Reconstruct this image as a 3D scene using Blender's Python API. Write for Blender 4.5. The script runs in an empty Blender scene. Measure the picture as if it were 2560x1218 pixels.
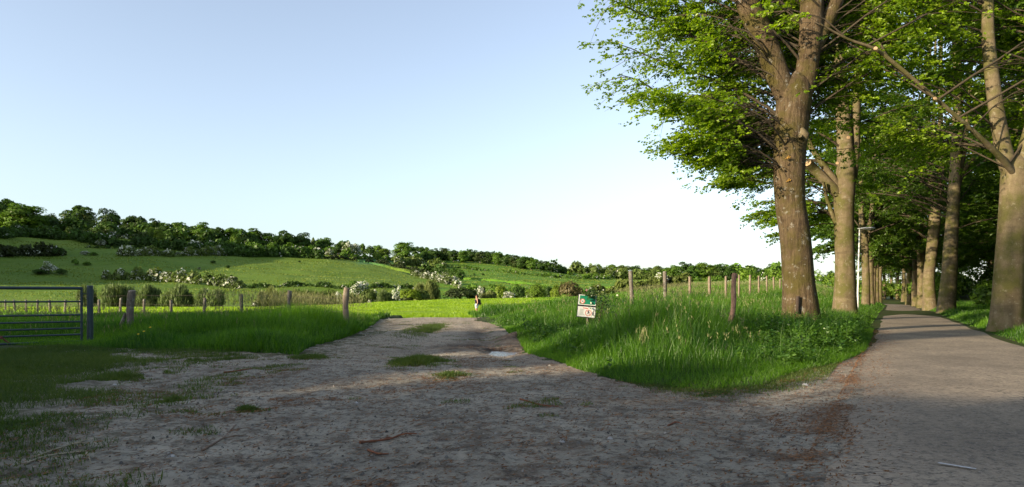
import bpy, math, numpy as np
from mathutils import Vector, Matrix
S = bpy.context.scene
COL = S.collection
F, HZ, CX, H = 1707.0, 745.0, 1280.0, 1.0      # lens in photo pixels, horizon row, centre column, eye height (m)
rad = math.radians
SUN_EL, SUN_AZ = rad(16.0), rad(33.0)          # light travels towards +X turned SUN_AZ to +Y
LX, LY = math.cos(SUN_AZ), math.sin(SUN_AZ)
TD = (0.4843, 0.8749)                          # road direction
TR = (0.8749, -0.4843)                         # road's right-hand side

# ------------------------------------------------------------------ small maths
def ss(a, b, x):
    t = np.clip((np.asarray(x, float) - a) / (b - a), 0, 1)
    return t * t * (3 - 2 * t)
def sn(x, y, seed, f=1.0, n=7):
    r = np.random.default_rng(seed)
    o = 0.0
    for i in range(n):
        a = r.uniform(0, 6.283); k = f * r.uniform(.5, 1.7); ph = r.uniform(0, 6.283)
        o = o + np.sin(k * (np.cos(a) * x + np.sin(a) * y) + ph + 1.3 * np.sin(.7 * k * (np.sin(a) * x - np.cos(a) * y) + 2 * ph))
    return o / (n ** .5)
def nrm(v):
    return v / np.maximum(np.linalg.norm(v, axis=-1, keepdims=True), 1e-9)
def at(px, py, z=0.0):
    Y = F * (H - z) / (py - HZ)
    return ((px - CX) * Y / F, Y)
def inpoly(x, y, poly):
    c = np.zeros(np.shape(x), bool); n = len(poly); j = n - 1
    for i in range(n):
        xi, yi = poly[i]; xj, yj = poly[j]
        if yi != yj:
            c ^= ((yi > y) != (yj > y)) & (x < (xj - xi) * (y - yi) / (yj - yi) + xi)
        j = i
    return c
def dline(x, y, pts):
    d = np.full(np.shape(x), 1e9)
    for (ax, ay), (bx, by) in zip(pts[:-1], pts[1:]):
        vx, vy = bx - ax, by - ay
        t = np.clip(((x - ax) * vx + (y - ay) * vy) / (vx * vx + vy * vy + 1e-9), 0, 1)
        d = np.minimum(d, np.hypot(x - ax - t * vx, y - ay - t * vy))
    return d
def lat(x, y): return x * TR[0] + y * TR[1]
def sal(x, y): return x * TD[0] + y * TD[1]

# ------------------------------------------------------------------ mesh building
def new_mesh(name, V, Q, mats, mi=None, tint=None, smooth=False, vcol=None):
    V = np.asarray(V, np.float32).reshape(-1, 3); Q = np.asarray(Q, np.int32)
    n, k = Q.shape
    me = bpy.data.meshes.new(name)
    me.vertices.add(len(V)); me.vertices.foreach_set('co', V.ravel())
    me.loops.add(n * k); me.loops.foreach_set('vertex_index', Q.ravel())
    me.polygons.add(n); me.polygons.foreach_set('loop_start', np.arange(0, n * k, k, dtype=np.int32))
    for m in (mats if isinstance(mats, (list, tuple)) else [mats]): me.materials.append(m)
    if mi is not None: me.polygons.foreach_set('material_index', np.asarray(mi, np.int32))
    me.update(calc_edges=True)
    me.polygons.foreach_set('use_smooth', np.full(n, smooth, bool))
    if tint is not None:
        a = me.attributes.new('tint', 'FLOAT', 'FACE'); a.data.foreach_set('value', np.asarray(tint, np.float32))
    if vcol is not None:
        a = me.attributes.new('surface', 'FLOAT_COLOR', 'POINT'); a.data.foreach_set('color', np.asarray(vcol, np.float32).ravel())
    me.update()
    return me
def link(name, me, parent=None, loc=None, label=None, cat=None, group=None, kind=None):
    o = bpy.data.objects.new(name, me); COL.objects.link(o)
    if parent is not None: o.parent = parent
    if loc is not None: o.location = loc
    if label: o['label'] = label
    if cat: o['category'] = cat
    if group: o['group'] = group
    if kind: o['kind'] = kind
    return o
def thing(name, loc, label, cat, group=None, rz=0.0):
    o = link(name, None, None, loc, label, cat, group); o.rotation_euler.z = rz
    o.empty_display_size = .3
    return o
def copy_tree(o, parent=None):
    c = o.copy(); COL.objects.link(c)
    if parent is not None: c.parent = parent
    for ch in o.children: copy_tree(ch, c)
    return c
class MB:
    """collects quads for one mesh"""
    def __init__(s): s.V = []; s.Q = []; s.n = 0; s.M = []
    def add(s, V, Q, m=0):
        V = np.asarray(V, float).reshape(-1, 3); Q = np.asarray(Q, int)
        s.V.append(V); s.Q.append(Q + s.n); s.n += len(V); s.M.append(np.full(len(Q), m)); return s
    def box(s, c, d, m=0, R=None):
        x, y, z = [v / 2 for v in d]
        b = min(x, y, z) * .18
        V = []
        for sz, zz, ii in ((-1, z, b), (-1, z - b, 0), (1, z - b, 0), (1, z, b)):
            for sx, sy in ((-1, -1), (1, -1), (1, 1), (-1, 1)):
                V.append((sx * (x - ii), sy * (y - ii), sz * zz))
        V = np.array(V)
        if R is not None: V = V @ np.array(R).T
        Q = [(3, 2, 1, 0), (12, 13, 14, 15)]
        for k in range(3):
            for i in range(4):
                j = (i + 1) % 4
                Q.append((k * 4 + i, k * 4 + j, k * 4 + 4 + j, k * 4 + 4 + i))
        return s.add(V + np.array(c), Q, m)
    def tube(s, P, R, k=8, m=0, cap=True, ref=None):
        V, Q = tubes(np.asarray(P, float)[None], np.asarray(R, float)[None], k, ref)
        s.add(V, Q, m)
        if cap: 
            P = np.asarray(P, float)
            for ring, base in ((0, 0), (len(P) - 1, (len(P) - 1) * k)):
                W = V[base:base + k]; c = W.mean(0)
                VV = np.vstack([W, c[None]]); 
                QQ = [(i, (i + 1) % k, k, k) for i in range(k)]
                # fan of quads: pair triangles
                QQ = [((2 * i) % k, (2 * i + 1) % k, (2 * i + 2) % k, k) for i in range(k // 2)]
                if ring == 0: QQ = [q[::-1] for q in QQ]
                s.add(VV, QQ, m)
        return s
    def mesh(s, name, mats, smooth=True, tint=None):
        return new_mesh(name, np.vstack(s.V), np.vstack(s.Q), mats, np.concatenate(s.M), tint, smooth)
    def obj(s, name, mats, parent=None, smooth=True, **k):
        return link(name, s.mesh(name, mats, smooth), parent, **k)
def tubes(P, R, k=4, ref=None):
    n, m, _ = P.shape
    T = nrm(np.gradient(P, axis=1))
    ref = np.array((.13, .21, 1.) if ref is None else ref, float)
    U = nrm(np.cross(T, ref)); W = np.cross(T, U)
    a = np.arange(k) * 2 * np.pi / k
    V = P[:, :, None, :] + R[:, :, None, None] * (U[:, :, None, :] * np.cos(a)[None, None, :, None] + W[:, :, None, :] * np.sin(a)[None, None, :, None])
    idx = np.arange(n * m * k).reshape(n, m, k)
    A = idx[:, :-1]; B = idx[:, 1:]
    Q = np.stack([A, np.roll(A, -1, 2), np.roll(B, -1, 2), B], -1).reshape(-1, 4)
    return V.reshape(-1, 3), Q
def resample(pts, n):
    """smooth curve through rows of pts"""
    p = np.asarray(pts, float); m = len(p)
    q = np.vstack([2 * p[0] - p[1], p, 2 * p[-1] - p[-2]])
    t = np.linspace(0, m - 1 - 1e-6, n); i = t.astype(int); f = (t - i)[:, None]
    a, b, c, d = q[i], q[i + 1], q[i + 2], q[i + 3]
    return .5 * (2 * b + (c - a) * f + (2 * a - 5 * b + 4 * c - d) * f ** 2 + (3 * b - a - 3 * c + d) * f ** 3)

# ------------------------------------------------------------------ materials
def mat(name):
    m = bpy.data.materials.new(name); m.use_nodes = True
    nt = m.node_tree; nt.nodes.clear()
    out = nt.nodes.new('ShaderNodeOutputMaterial')
    class B: pass
    b = B(); b.m = m; b.nt = nt; b.out = out
    def N(t, **kw):
        nd = nt.nodes.new(t)
        ins = kw.pop('ins', {})
        for k_, v in kw.items(): setattr(nd, k_, v)
        for k_, v in ins.items():
            if isinstance(v, bpy.types.NodeSocket): nt.links.new(v, nd.inputs[k_])
            else: nd.inputs[k_].default_value = v
        return nd
    b.N = N
    b.L = lambda a, c: nt.links.new(a, c)
    return b
def c4(c): return (c[0], c[1], c[2], 1.0)
def mixc(b, f, a, c, mode='MIX'):
    nd = b.N('ShaderNodeMix', data_type='RGBA', blend_type=mode)
    for s_, v in ((nd.inputs[0], f), (nd.inputs[6], a), (nd.inputs[7], c)):
        if isinstance(v, bpy.types.NodeSocket): b.L(v, s_)
        elif isinstance(v, (int, float)): s_.default_value = v
        else: s_.default_value = c4(v)
    return nd.outputs[2]
def rng_(b, v, lo, hi, a=0.0, c=1.0):
    nd = b.N('ShaderNodeMapRange', ins={'From Min': lo, 'From Max': hi, 'To Min': a, 'To Max': c}); b.L(v, nd.inputs['Value'])
    return nd.outputs[0]
def noise(b, vec, scale, detail=4, rough=.6, off=0):
    mp = b.N('ShaderNodeMapping', ins={'Location': (off, off * 1.7, off * .3)}); b.L(vec, mp.inputs[0])
    nd = b.N('ShaderNodeTexNoise', ins={'Scale': scale, 'Detail': detail, 'Roughness': rough}); b.L(mp.outputs[0], nd.inputs['Vector'])
    return nd.outputs[0]
def scaled(b, vec, sc):
    mp = b.N('ShaderNodeMapping', ins={'Scale': sc}); b.L(vec, mp.inputs[0]); return mp.outputs[0]
def bump(b, h, strength, dist, prev=None):
    nd = b.N('ShaderNodeBump', ins={'Strength': strength, 'Distance': dist}); b.L(h, nd.inputs['Height'])
    if prev is not None: b.L(prev, nd.inputs['Normal'])
    return nd.outputs[0]
def finish(b, col, rough=.8, nor=None, metal=0.0, spec=.3):
    p = b.N('ShaderNodeBsdfPrincipled', ins={'Roughness': rough, 'Metallic': metal, 'Specular IOR Level': spec})
    if isinstance(col, bpy.types.NodeSocket): b.L(col, p.inputs['Base Color'])
    else: p.inputs['Base Color'].default_value = c4(col)
    if nor is not None: b.L(nor, p.inputs['Normal'])
    b.L(p.outputs[0], b.out.inputs[0]); return b.m
def geo(b): return b.N('ShaderNodeNewGeometry').outputs['Position']
def objc(b): return b.N('ShaderNodeTexCoord').outputs['Object']
def m_plain(name, col, rough=.7, var=.25, scale=30, metal=0.0, bmp=.1):
    b = mat(name); v = objc(b)
    n = noise(b, v, scale, 5)
    c = mixc(b, rng_(b, n, .3, .7), [x * (1 - var) for x in col], [min(1, x * (1 + var)) for x in col])
    return finish(b, c, rough, bump(b, n, .4, bmp * .02), metal)
def m_leaf(name, dark, light, trans=.4, tcol=None, objcol=False, gloss=.12):
    b = mat(name)
    t = b.N('ShaderNodeAttribute', attribute_name='tint').outputs['Fac']
    c = mixc(b, t, dark, light)
    if objcol:
        oc = b.N('ShaderNodeObjectInfo').outputs['Color']
        c = mixc(b, 1.0, c, oc, 'MULTIPLY')
    d = b.N('ShaderNodeBsdfDiffuse'); b.L(c, d.inputs[0])
    tr = b.N('ShaderNodeBsdfTranslucent')
    tc = mixc(b, 1.0, c, tcol or (1.9, 1.9, .7), 'MULTIPLY')
    b.L(tc, tr.inputs[0])
    mx = b.N('ShaderNodeMixShader', ins={0: trans}); b.L(d.outputs[0], mx.inputs[1]); b.L(tr.outputs[0], mx.inputs[2])
    g = b.N('ShaderNodeBsdfGlossy', ins={'Roughness': .45, 'Color': (.6, .6, .55, 1)})
    m2 = b.N('ShaderNodeMixShader', ins={0: gloss * .35}); b.L(mx.outputs[0], m2.inputs[1]); b.L(g.outputs[0], m2.inputs[2])
    b.L(m2.outputs[0], b.out.inputs[0]); return b.m
# ------------------------------------------------------------------ terrain
ROAD_L, ROAD_R = -.315, 2.30
RVB = [at(2190, 762), at(2186, 790), at(2180, 840), at(2162, 880), at(2100, 908), at(2000, 930), at(1900, 960), at(1750, 970), at(1600, 957),
       at(1500, 938), at(1400, 905), at(1325, 885), at(1290, 850), at(1258, 820), at(1195, 799)]
RV = RVB + [(-1.6, 40), (-.5, 60), (8, 105), (75, 150)]
LVB = [(-14.5, 14.2), at(150, 866), at(400, 874), at(560, 884), at(745, 888), at(775, 870), at(850, 850), at(905, 828), at(950, 802)]
LV = LVB + [(-5.2, 33), (-34, 45), (-34, 14)]
DIRT = [at(950, 802), (-4.6, 34), (-1.6, 34)] + RVB[::-1][:-4] + [at(2150, 900), at(2120, 1010), at(2060, 1218), (1.2, 0), (-2, -6), (-9, -6), (-2.9, 2.2),
       at(265, 1218), at(335, 1100), at(270, 1010), at(235, 940), at(150, 885)] + LVB[1:]
FENCE0, FENCED = (-4.87, 20.0), (-2.44, 2.33)
COLS = {
 -1300: [(60, 'z', -.1), (75, 'z', 0), (95, 'z', -1.2), (120, 765), (200, 700), (250, 640), (300, 590), (345, 556), (420, 566), (700, 650)],
 -300: [(60, 'z', -.1), (75, 'z', 0), (95, 'z', -1.2), (120, 765), (200, 700), (250, 640), (300, 590), (345, 556), (420, 566), (700, 650)],
 0: [(60, 'z', -.1), (75, 'z', 0), (95, 'z', -1.2), (120, 765), (200, 700), (250, 642), (300, 593), (340, 568), (400, 574), (700, 650)],
 300: [(60, 'z', -.1), (75, 'z', 0), (95, 'z', -1.2), (120, 766), (215, 700), (262, 640), (300, 610), (340, 585), (400, 592), (700, 660)],
 600: [(60, 'z', -.1), (75, 'z', 0), (95, 'z', -1.2), (120, 766), (190, 724), (300, 642), (345, 612), (400, 619), (700, 680)],
 800: [(60, 'z', -.2), (85, 'z', .2), (100, 'z', -1), (120, 760), (200, 720), (330, 642), (360, 630), (420, 636), (700, 690)],
 900: [(60, 'z', -.3), (98, 753), (112, 'z', -1), (130, 757), (220, 714), (340, 652), (390, 641), (450, 648), (700, 690)],
 1000: [(60, 'z', -.5), (104, 750), (118, 'z', -.8), (140, 752), (220, 714), (300, 686), (360, 664), (430, 650), (480, 655), (700, 690)],
 1100: [(60, 'z', -.6), (108, 747), (125, 'z', -.8), (150, 748), (220, 722), (300, 700), (380, 668), (440, 650), (490, 655), (700, 690)],
 1200: [(60, 'z', -.5), (110, 745), (130, 'z', -.6), (150, 745), (210, 715), (300, 688), (420, 656), (450, 650), (520, 655), (700, 690)],
 1300: [(60, 'z', -.2), (110, 744), (130, 'z', -.4), (150, 745), (210, 718), (300, 697), (430, 668), (470, 661), (550, 668), (700, 690)],
 1400: [(60, 'z', .2), (110, 743), (130, 'z', 0), (150, 742), (210, 720), (300, 707), (440, 684), (500, 675), (600, 680), (800, 690)],
 1500: [(60, 'z', .7), (110, 741), (140, 'z', 0), (200, 728), (300, 714), (450, 698), (600, 690), (800, 692)],
 1650: [(60, 'z', 1.3), (100, 722), (130, 722), (200, 716), (400, 706), (600, 698), (900, 695)],
 1850: [(60, 'z', 1.6), (100, 718), (200, 711), (400, 703), (600, 697), (900, 693)],
 2060: [(60, 'z', 1.0), (100, 716), (200, 709), (300, 703), (500, 692), (900, 688)],
 2150: [(60, 'z', .3), (100, 'z', .4), (200, 'z', 1.5), (400, 705), (900, 700)],
 2250: [(60, 'z', 0), (200, 'z', 0), (400, 720), (900, 715)],
 2420: [(60, 'z', .6), (100, 'z', 1.5), (200, 'z', 5), (600, 'z', 14)],
 6000: [(60, 'z', 1), (100, 'z', 2), (200, 'z', 6), (600, 'z', 14)],
}
_YS = np.exp(np.linspace(np.log(38), np.log(1600), 300))
_US = np.linspace(-1.6, 1.6, 321)
def _table():
    pxs = sorted(COLS); T = np.zeros((len(pxs), len(_YS)))
    for i, p in enumerate(pxs):
        Y = [38.]; Z = [0.0]
        for e in COLS[p]:
            Y.append(e[0]); Z.append(e[2] if e[1] == 'z' else H + (HZ - e[1]) * e[0] / F)
        Z[0] = Z[1]
        T[i] = np.interp(_YS, Y, Z)
    U = np.array([(p - CX) / F for p in pxs])
    O = np.zeros((len(_US), len(_YS)))
    for j in range(len(_YS)): O[:, j] = np.interp(_US, U, T[:, j])
    for ax, w in ((0, 4), (0, 4), (1, 3), (1, 3)):
        pad = [(w, w) if a == ax else (0, 0) for a in (0, 1)]
        P = np.pad(O, pad, 'edge'); c = np.cumsum(P, ax)
        c = np.concatenate([np.zeros_like(np.take(c, [0], ax)), c], ax)
        n = 2 * w + 1
        O = (np.take(c, np.arange(n, c.shape[ax]), ax) - np.take(c, np.arange(0, c.shape[ax] - n), ax)) / n
    return O
_TB = _table()
def zfar(x, y):
    yy = np.maximum(y, 5.0); u = np.clip(x / yy, -1.599, 1.599)
    fi = (u + 1.6) / 3.2 * 320; ly = np.clip(y, 38.01, 1599)
    fj = (np.log(ly) - np.log(38)) / (np.log(1600) - np.log(38)) * 299
    i = np.clip(fi.astype(int), 0, 319); j = np.clip(fj.astype(int), 0, 298); a = fi - i; b = fj - j
    return (_TB[i, j] * (1 - a) * (1 - b) + _TB[i + 1, j] * a * (1 - b) + _TB[i, j + 1] * (1 - a) * b + _TB[i + 1, j + 1] * a * b)
def road_mid(s):
    return (ROAD_L + ROAD_R) / 2 - .010 * np.maximum(s - 108, 0) ** 2 * (s < 400)
def zt(x, y):
    x = np.asarray(x, float); y = np.asarray(y, float)
    la, s = lat(x, y), sal(x, y)
    drv = np.where(inpoly(x, y, RV), dline(x, y, RVB), 0)
    dlv = np.where(inpoly(x, y, LV), dline(x, y, LVB), 0)
    z = .05 * ss(0, .4, drv) + .36 * ss(.6, 6.0, drv) + .05 * ss(0, .5, dlv) + .12 * ss(.5, 4, dlv)
    dl = np.abs(la - 1.0)
    z = z + ss(5.2, 10, la) * 2.2 * (la > 0)
    off = ss(1.5, 2.2, dl)
    z = z + off * ss(17, 12, y) * (.007 * sn(x, y, 34, 13, 11) + .004 * sn(x, y, 35, 31, 11)) * (drv <= 0) * (dlv <= 0)
    z = z + off * (.018 * sn(x, y, 3, 1.3) + .009 * sn(x, y, 4, 5.0)) * ss(60, 20, y)
    # crest and ruts of the track
    z = z + .10 * np.exp(-((y - 30.5) / 3.0) ** 2) * np.exp(-((x + 2.8) / 3.5) ** 2)
    px_, py_ = at(1272, 875)
    z = z - .085 * np.exp(-(((x - px_) / .5) ** 2 + ((y - py_) / .7) ** 2) * 1.4) * (1 + .25 * sn(x, y, 36, 5.0))
    rx, ry = at(1262, 852)
    z = z + .17 * np.exp(-(((x - rx - .35) / .75) ** 2 + ((y - ry) / .6) ** 2)) * (1 + .3 * sn(x, y, 6, 6.0)) + .025 * np.exp(-((y - 15.2) / 1.2) ** 2 - ((x + .9) / 1.6) ** 2) * sn(x, y, 7, 7.0)
    z = z - .05 * (np.exp(-((x + .35 + .09 * (y - 14)) / .28) ** 2) + np.exp(-((x + 2.05 + .06 * (y - 14)) / .3) ** 2)) * ss(9.5, 13, y) * ss(30, 24, y)
    w = ss(34, 58, y)
    z = z * (1 - w) + zfar(x, y) * w
    c = 1 - ss(3.4, 8.5, np.abs(la - np.where(s > 108, road_mid(s), 1.0)))
    c = c * ss(420, 260, s)
    zn = off * .05 + .08 * ss(2.0, 3.0, dl)
    cf = c * w
    z = z * (1 - cf) + zn * cf
    # unseen spur added beyond the left edge to throw shade on the hillside
    p = -LY * x + LX * y; q = LX * x + LY * y
    z = z + (25 + 22 * ss(205, 320, p)) * np.exp(-((q + 62) / 21) ** 2) * ss(185, 215, p) * ss(420, 340, p)
    far = ss(110, 160, y)
    z = z + far * (.5 * sn(x, y, 8, .05) + .22 * sn(x, y, 9, .22)) * (1 - c)
    return z
def z1(x, y): return float(zt(np.array([x]), np.array([y]))[0])
def hit(px, py, ymin=118.0, ymax=800.0):
    u = (px - CX) / F; Y = np.linspace(ymin, ymax, 1500); z = zt(u * Y, Y)
    pp = HZ - F * (z - H) / Y
    k = np.nonzero(pp <= py)[0]
    i = k[0] if len(k) else int(np.argmin(pp))
    return np.array((u * Y[i], Y[i], z[i]))
EDGE = lambda px: np.interp(px, [-2000, 600, 800, 900, 1000, 1100, 1200, 1500, 1640, 1700], [76, 77, 86, 98, 104, 108, 110, 111, 100, 60])

# ------------------------------------------------------------------ ground materials
def m_grassland(name, c1, c2, c3, attr=False, scale=.5, streak=True):
    b = mat(name); v = geo(b)
    n1 = noise(b, v, scale, 6, .65); n2 = noise(b, scaled(b, v, (1, 1, 1)), scale * 9, 5, .7, 3); n3 = noise(b, v, scale * .13, 4, .6, 9)
    c = mixc(b, rng_(b, n1, .32, .68), c1, c2)
    c = mixc(b, rng_(b, n3, .4, .68, 0, .55), c, c3)
    if attr:
        a = b.N('ShaderNodeAttribute', attribute_name='surface').outputs['Color']
        c = mixc(b, 1.0, c, a, 'MULTIPLY')
    c = mixc(b, rng_(b, n2, .25, .75, .0, .75), mixc(b, 1.0, c, (.55, .6, .5), 'MULTIPLY'), c)
    nb = bump(b, n2, 1.0, .16 / scale * .12)
    nb = bump(b, n1, .7, .3 / scale * .12, nb)
    return finish(b, c, .9, nb, 0, .1)
M_GROUND = m_grassland('grass_soil', (.035, .055, .014), (.05, .075, .016), (.07, .06, .03), scale=2.2)
M_FIELD = m_grassland('mown_field', (.20, .33, .014), (.25, .37, .018), (.26, .33, .03), scale=.35)
M_HILL = m_grassland('hill_pasture', (.115, .19, .022), (.175, .245, .034), (.10, .19, .024), attr=True, scale=.11)
def m_dirt():
    b = mat('trodden_dirt'); v = geo(b)
    big = noise(b, v, .55, 5, .6); mid = noise(b, scaled(b, v, (1, 1.15, 1)), 3.2, 6, .68, 2); fine = noise(b, scaled(b, v, (1, 1.1, 1)), 13, 6, .75, 4); grit = noise(b, v, 55, 4, .75, 7)
    c = mixc(b, rng_(b, big, .35, .65), (.235, .212, .166), (.40, .368, .292))
    c = mixc(b, rng_(b, mid, .48, .62, 0, .7), c, (.09, .066, .047))
    c = mixc(b, rng_(b, fine, .50, .62, 0, .8), c, (.062, .05, .04))
    c = mixc(b, rng_(b, grit, .56, .66, 0, .75), c, (.36, .34, .31))
    red = noise(b, v, 1.1, 6, .7, 11); redf = noise(b, v, 35, 4, .7, 13)
    f = b.N('ShaderNodeMath', operation='MULTIPLY'); b.L(rng_(b, red, .57, .70), f.inputs[0]); b.L(rng_(b, redf, .45, .6), f.inputs[1])
    a = b.N('ShaderNodeAttribute', attribute_name='surface'); sp = b.N('ShaderNodeSeparateColor'); b.L(a.outputs['Color'], sp.inputs[0])
    c = mixc(b, f.outputs[0], c, (.13, .068, .036))
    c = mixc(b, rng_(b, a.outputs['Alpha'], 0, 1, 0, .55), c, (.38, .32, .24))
    # R: reddish litter along the road, G: damp dark mud, B: mossy
    lit = b.N('ShaderNodeMath', operation='MULTIPLY'); b.L(sp.outputs[0], lit.inputs[0]); b.L(rng_(b, redf, .36, .56), lit.inputs[1])
    c = mixc(b, lit.outputs[0], c, (.18, .095, .048))
    mud = b.N('ShaderNodeMath', operation='MULTIPLY'); b.L(sp.outputs[1], mud.inputs[0]); b.L(rng_(b, mid, .3, .55, .35, 1), mud.inputs[1])
    c = mixc(b, mud.outputs[0], c, (.04, .027, .02))
    mo = b.N('ShaderNodeMath', operation='MULTIPLY'); b.L(sp.outputs[2], mo.inputs[0]); b.L(rng_(b, mid, .42, .58), mo.inputs[1])
    c = mixc(b, mo.outputs[0], c, (.05, .058, .018))
    nb = bump(b, fine, 1.0, .05); nb = bump(b, mid, .8, .06, nb); nb = bump(b, grit, .6, .006, nb)
    return finish(b, c, .92, nb, 0, .12)
def m_asphalt():
    b = mat('worn_asphalt'); v = geo(b)
    big = noise(b, v, .55, 5, .65, 1); mid = noise(b, v, 3.4, 6, .7, 3); g = noise(b, v, 24, 5, .8, 5); g2 = noise(b, v, 55, 4, .75, 6)
    c = mixc(b, rng_(b, big, .35, .65), (.165, .135, .10), (.31, .253, .183))
    c = mixc(b, rng_(b, mid, .5, .7, 0, .5), c, (.12, .098, .072))
    c = mixc(b, rng_(b, g, .48, .60, 0, .75), c, (.05, .045, .04))
    c = mixc(b, rng_(b, g2, .56, .66, 0, .8), c, (.30, .27, .23))
    # hairline cracks
    vo = b.N('ShaderNodeTexVoronoi', feature='DISTANCE_TO_EDGE', ins={'Scale': .9}); w = noise(b, v, 1.7, 4, .6, 8)
    wv = b.N('ShaderNodeVectorMath', operation='ADD'); b.L(v, wv.inputs[0]); b.L(w, wv.inputs[1]); b.L(wv.outputs[0], vo.inputs['Vector'])
    k = b.N('ShaderNodeMath', operation='MULTIPLY'); b.L(rng_(b, vo.outputs[0], .0, .012, 1, 0), k.inputs[0]); b.L(rng_(b, big, .5, .6), k.inputs[1])
    c = mixc(b, k.outputs[0], c, (.05, .045, .04))
    nb = bump(b, g, .5, .01); nb = bump(b, g2, .4, .004, nb)
    return finish(b, c, .85, nb, 0, .25)
M_DIRT, M_ROAD = m_dirt(), m_asphalt()

# ------------------------------------------------------------------ one polar sheet split by surface
def build_ground():
    rs = np.concatenate([[0.0], np.exp(np.linspace(np.log(.4), np.log(1500), 640))])
    az = np.concatenate([np.linspace(-48, 44, 440), np.linspace(44, 312, 135)[1:-1]]) * np.pi / 180
    R, A = np.meshgrid(rs, az, indexing='ij'); X = R * np.sin(A); Y = R * np.cos(A)
    Z = zt(X, Y)
    V = np.stack([X, Y, Z], -1).reshape(-1, 3)
    nr, na = R.shape; idx = np.arange(nr * na).reshape(nr, na)
    a = idx[:-1]; b_ = idx[1:]
    Q = np.stack([a, b_, np.roll(b_, -1, 1), np.roll(a, -1, 1)], -1).reshape(-1, 4)[:, ::-1]
    C = V[Q].mean(1); x, y = C[:, 0], C[:, 1]
    wx = x + .9 * sn(x, y, 29, .9) * ss(-1.5, -4, x) * ss(14, 10, y) + .22 * sn(x, y, 21, 2.2) * ss(0, 6, y) + .08 * sn(x, y, 22, 9); wy = y + .25 * sn(x, y, 23, 2.0) + .08 * sn(x, y, 24, 9)
    dirt = inpoly(wx, wy, DIRT) | ((lat(x, y) > -.9 - .25 * sn(x, y, 25, 2.0)) & (lat(x, y) < 1) & (y < 14) & (y > -8))
    dirt |= (sn(x, y, 27, 1.7) + .6 * sn(x, y, 28, 6.0) + .7 * (x + .55 + .47 * y) > -.7) & (x < 0) & (x > -11) & (y > 1) & (y < 14.0) & (~inpoly(x, y, LV))
    px = CX + F * x / np.maximum(y, 1)
    e = EDGE(px)
    beyond = ((x - FENCE0[0]) * FENCED[1] - (y - FENCE0[1]) * FENCED[0]) > 0     # right of / past the fence line
    rv = inpoly(x, y, RV)
    field = (~dirt) & (~rv) & (y > 24) & (y < e) & (px < 1640) & beyond & (y > 33 - 0 * x) | ((~dirt) & (~rv) & beyond & (y > 24) & (x < -7) & (y < e))
    hill = (~dirt) & (~rv) & (~field) & (y >= np.where(px < 1640, e, 115)) & (px < 2160)
    g = ~(dirt | field | hill)
    # surface attribute
    vx, vy = V[:, 0], V[:, 1]
    la = lat(vx, vy)
    red = .8 * np.exp(-((la + .44) / .15) ** 2) * ss(-.5, .6, sn(vx, vy, 64, 3.0) + .5 * sn(vx, vy, 65, 9)) * ss(26, 16, vy) + .10 * ss(-3.2, -1.2, la) * ss(-.2, -.6, la) * ss(4, 9, vy)
    drv = dline(vx, vy, RVB[2:]); red = np.maximum(red, .45 * np.exp(-(drv / .5) ** 2))
    mx, my = at(1235, 868)
    mud = np.exp(-(((vx - mx) / 1.5) ** 2 + ((vy - my) / 1.0) ** 2)) + .8 * np.exp(-(((vx - mx + .6) / .35) ** 2 + ((vy - 20) / 4) ** 2)) + np.exp(-(((vx - at(1262, 852)[0] - .3) / .8) ** 2 + ((vy - at(1262, 852)[1]) / .7) ** 2))
    moss = np.exp(-(dline(vx, vy, LVB[1:]) / .9) ** 2) + ss(-2.0, -4.0, vx) * ss(11, 3, vy) * .8
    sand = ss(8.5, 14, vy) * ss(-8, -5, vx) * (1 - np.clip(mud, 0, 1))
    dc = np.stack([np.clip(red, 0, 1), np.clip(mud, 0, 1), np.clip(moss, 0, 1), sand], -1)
    # hill pastures differ in crop
    vpx = CX + F * vx / np.maximum(vy, 1); vpy = HZ - F * (V[:, 2] - H) / np.maximum(vy, 1)
    hc = np.ones((len(V), 4))
    base = np.array([1, 1, 1.])
    k = ss(1040, 1120, vpx)[:, None]; hc[:, :3] = base * (1 - k) + np.array([.84, 1.08, .8]) * k
    k = (ss(668, 650, vpy) * ss(1120, 1180, vpx))[:, None]; hc[:, :3] = hc[:, :3] * (1 - k) + np.array([1.1, 1.1, .9]) * k
    k = (ss(880, 905, vpx) * ss(1010, 985, vpx) * ss(668, 655, vpy))[:, None]; hc[:, :3] = hc[:, :3] * (1 - k) + np.array([.55, .95, 2.8]) * k
    k = (ss(420, 200, vpx) * ss(628, 612, vpy))[:, None]; hc[:, :3] = hc[:, :3] * (1 - k) + np.array([1.45, 1.25, 1.3]) * k
    k = ss(1550, 1700, vpx)[:, None]; hc[:, :3] = hc[:, :3] * (1 - k) + np.array([.95, 1.25, .6]) * k
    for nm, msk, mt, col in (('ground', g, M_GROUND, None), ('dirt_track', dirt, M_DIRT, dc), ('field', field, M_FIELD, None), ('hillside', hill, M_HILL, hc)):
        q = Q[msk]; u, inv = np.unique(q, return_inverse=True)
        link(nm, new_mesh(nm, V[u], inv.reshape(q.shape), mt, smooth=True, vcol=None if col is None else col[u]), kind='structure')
build_ground()
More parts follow.
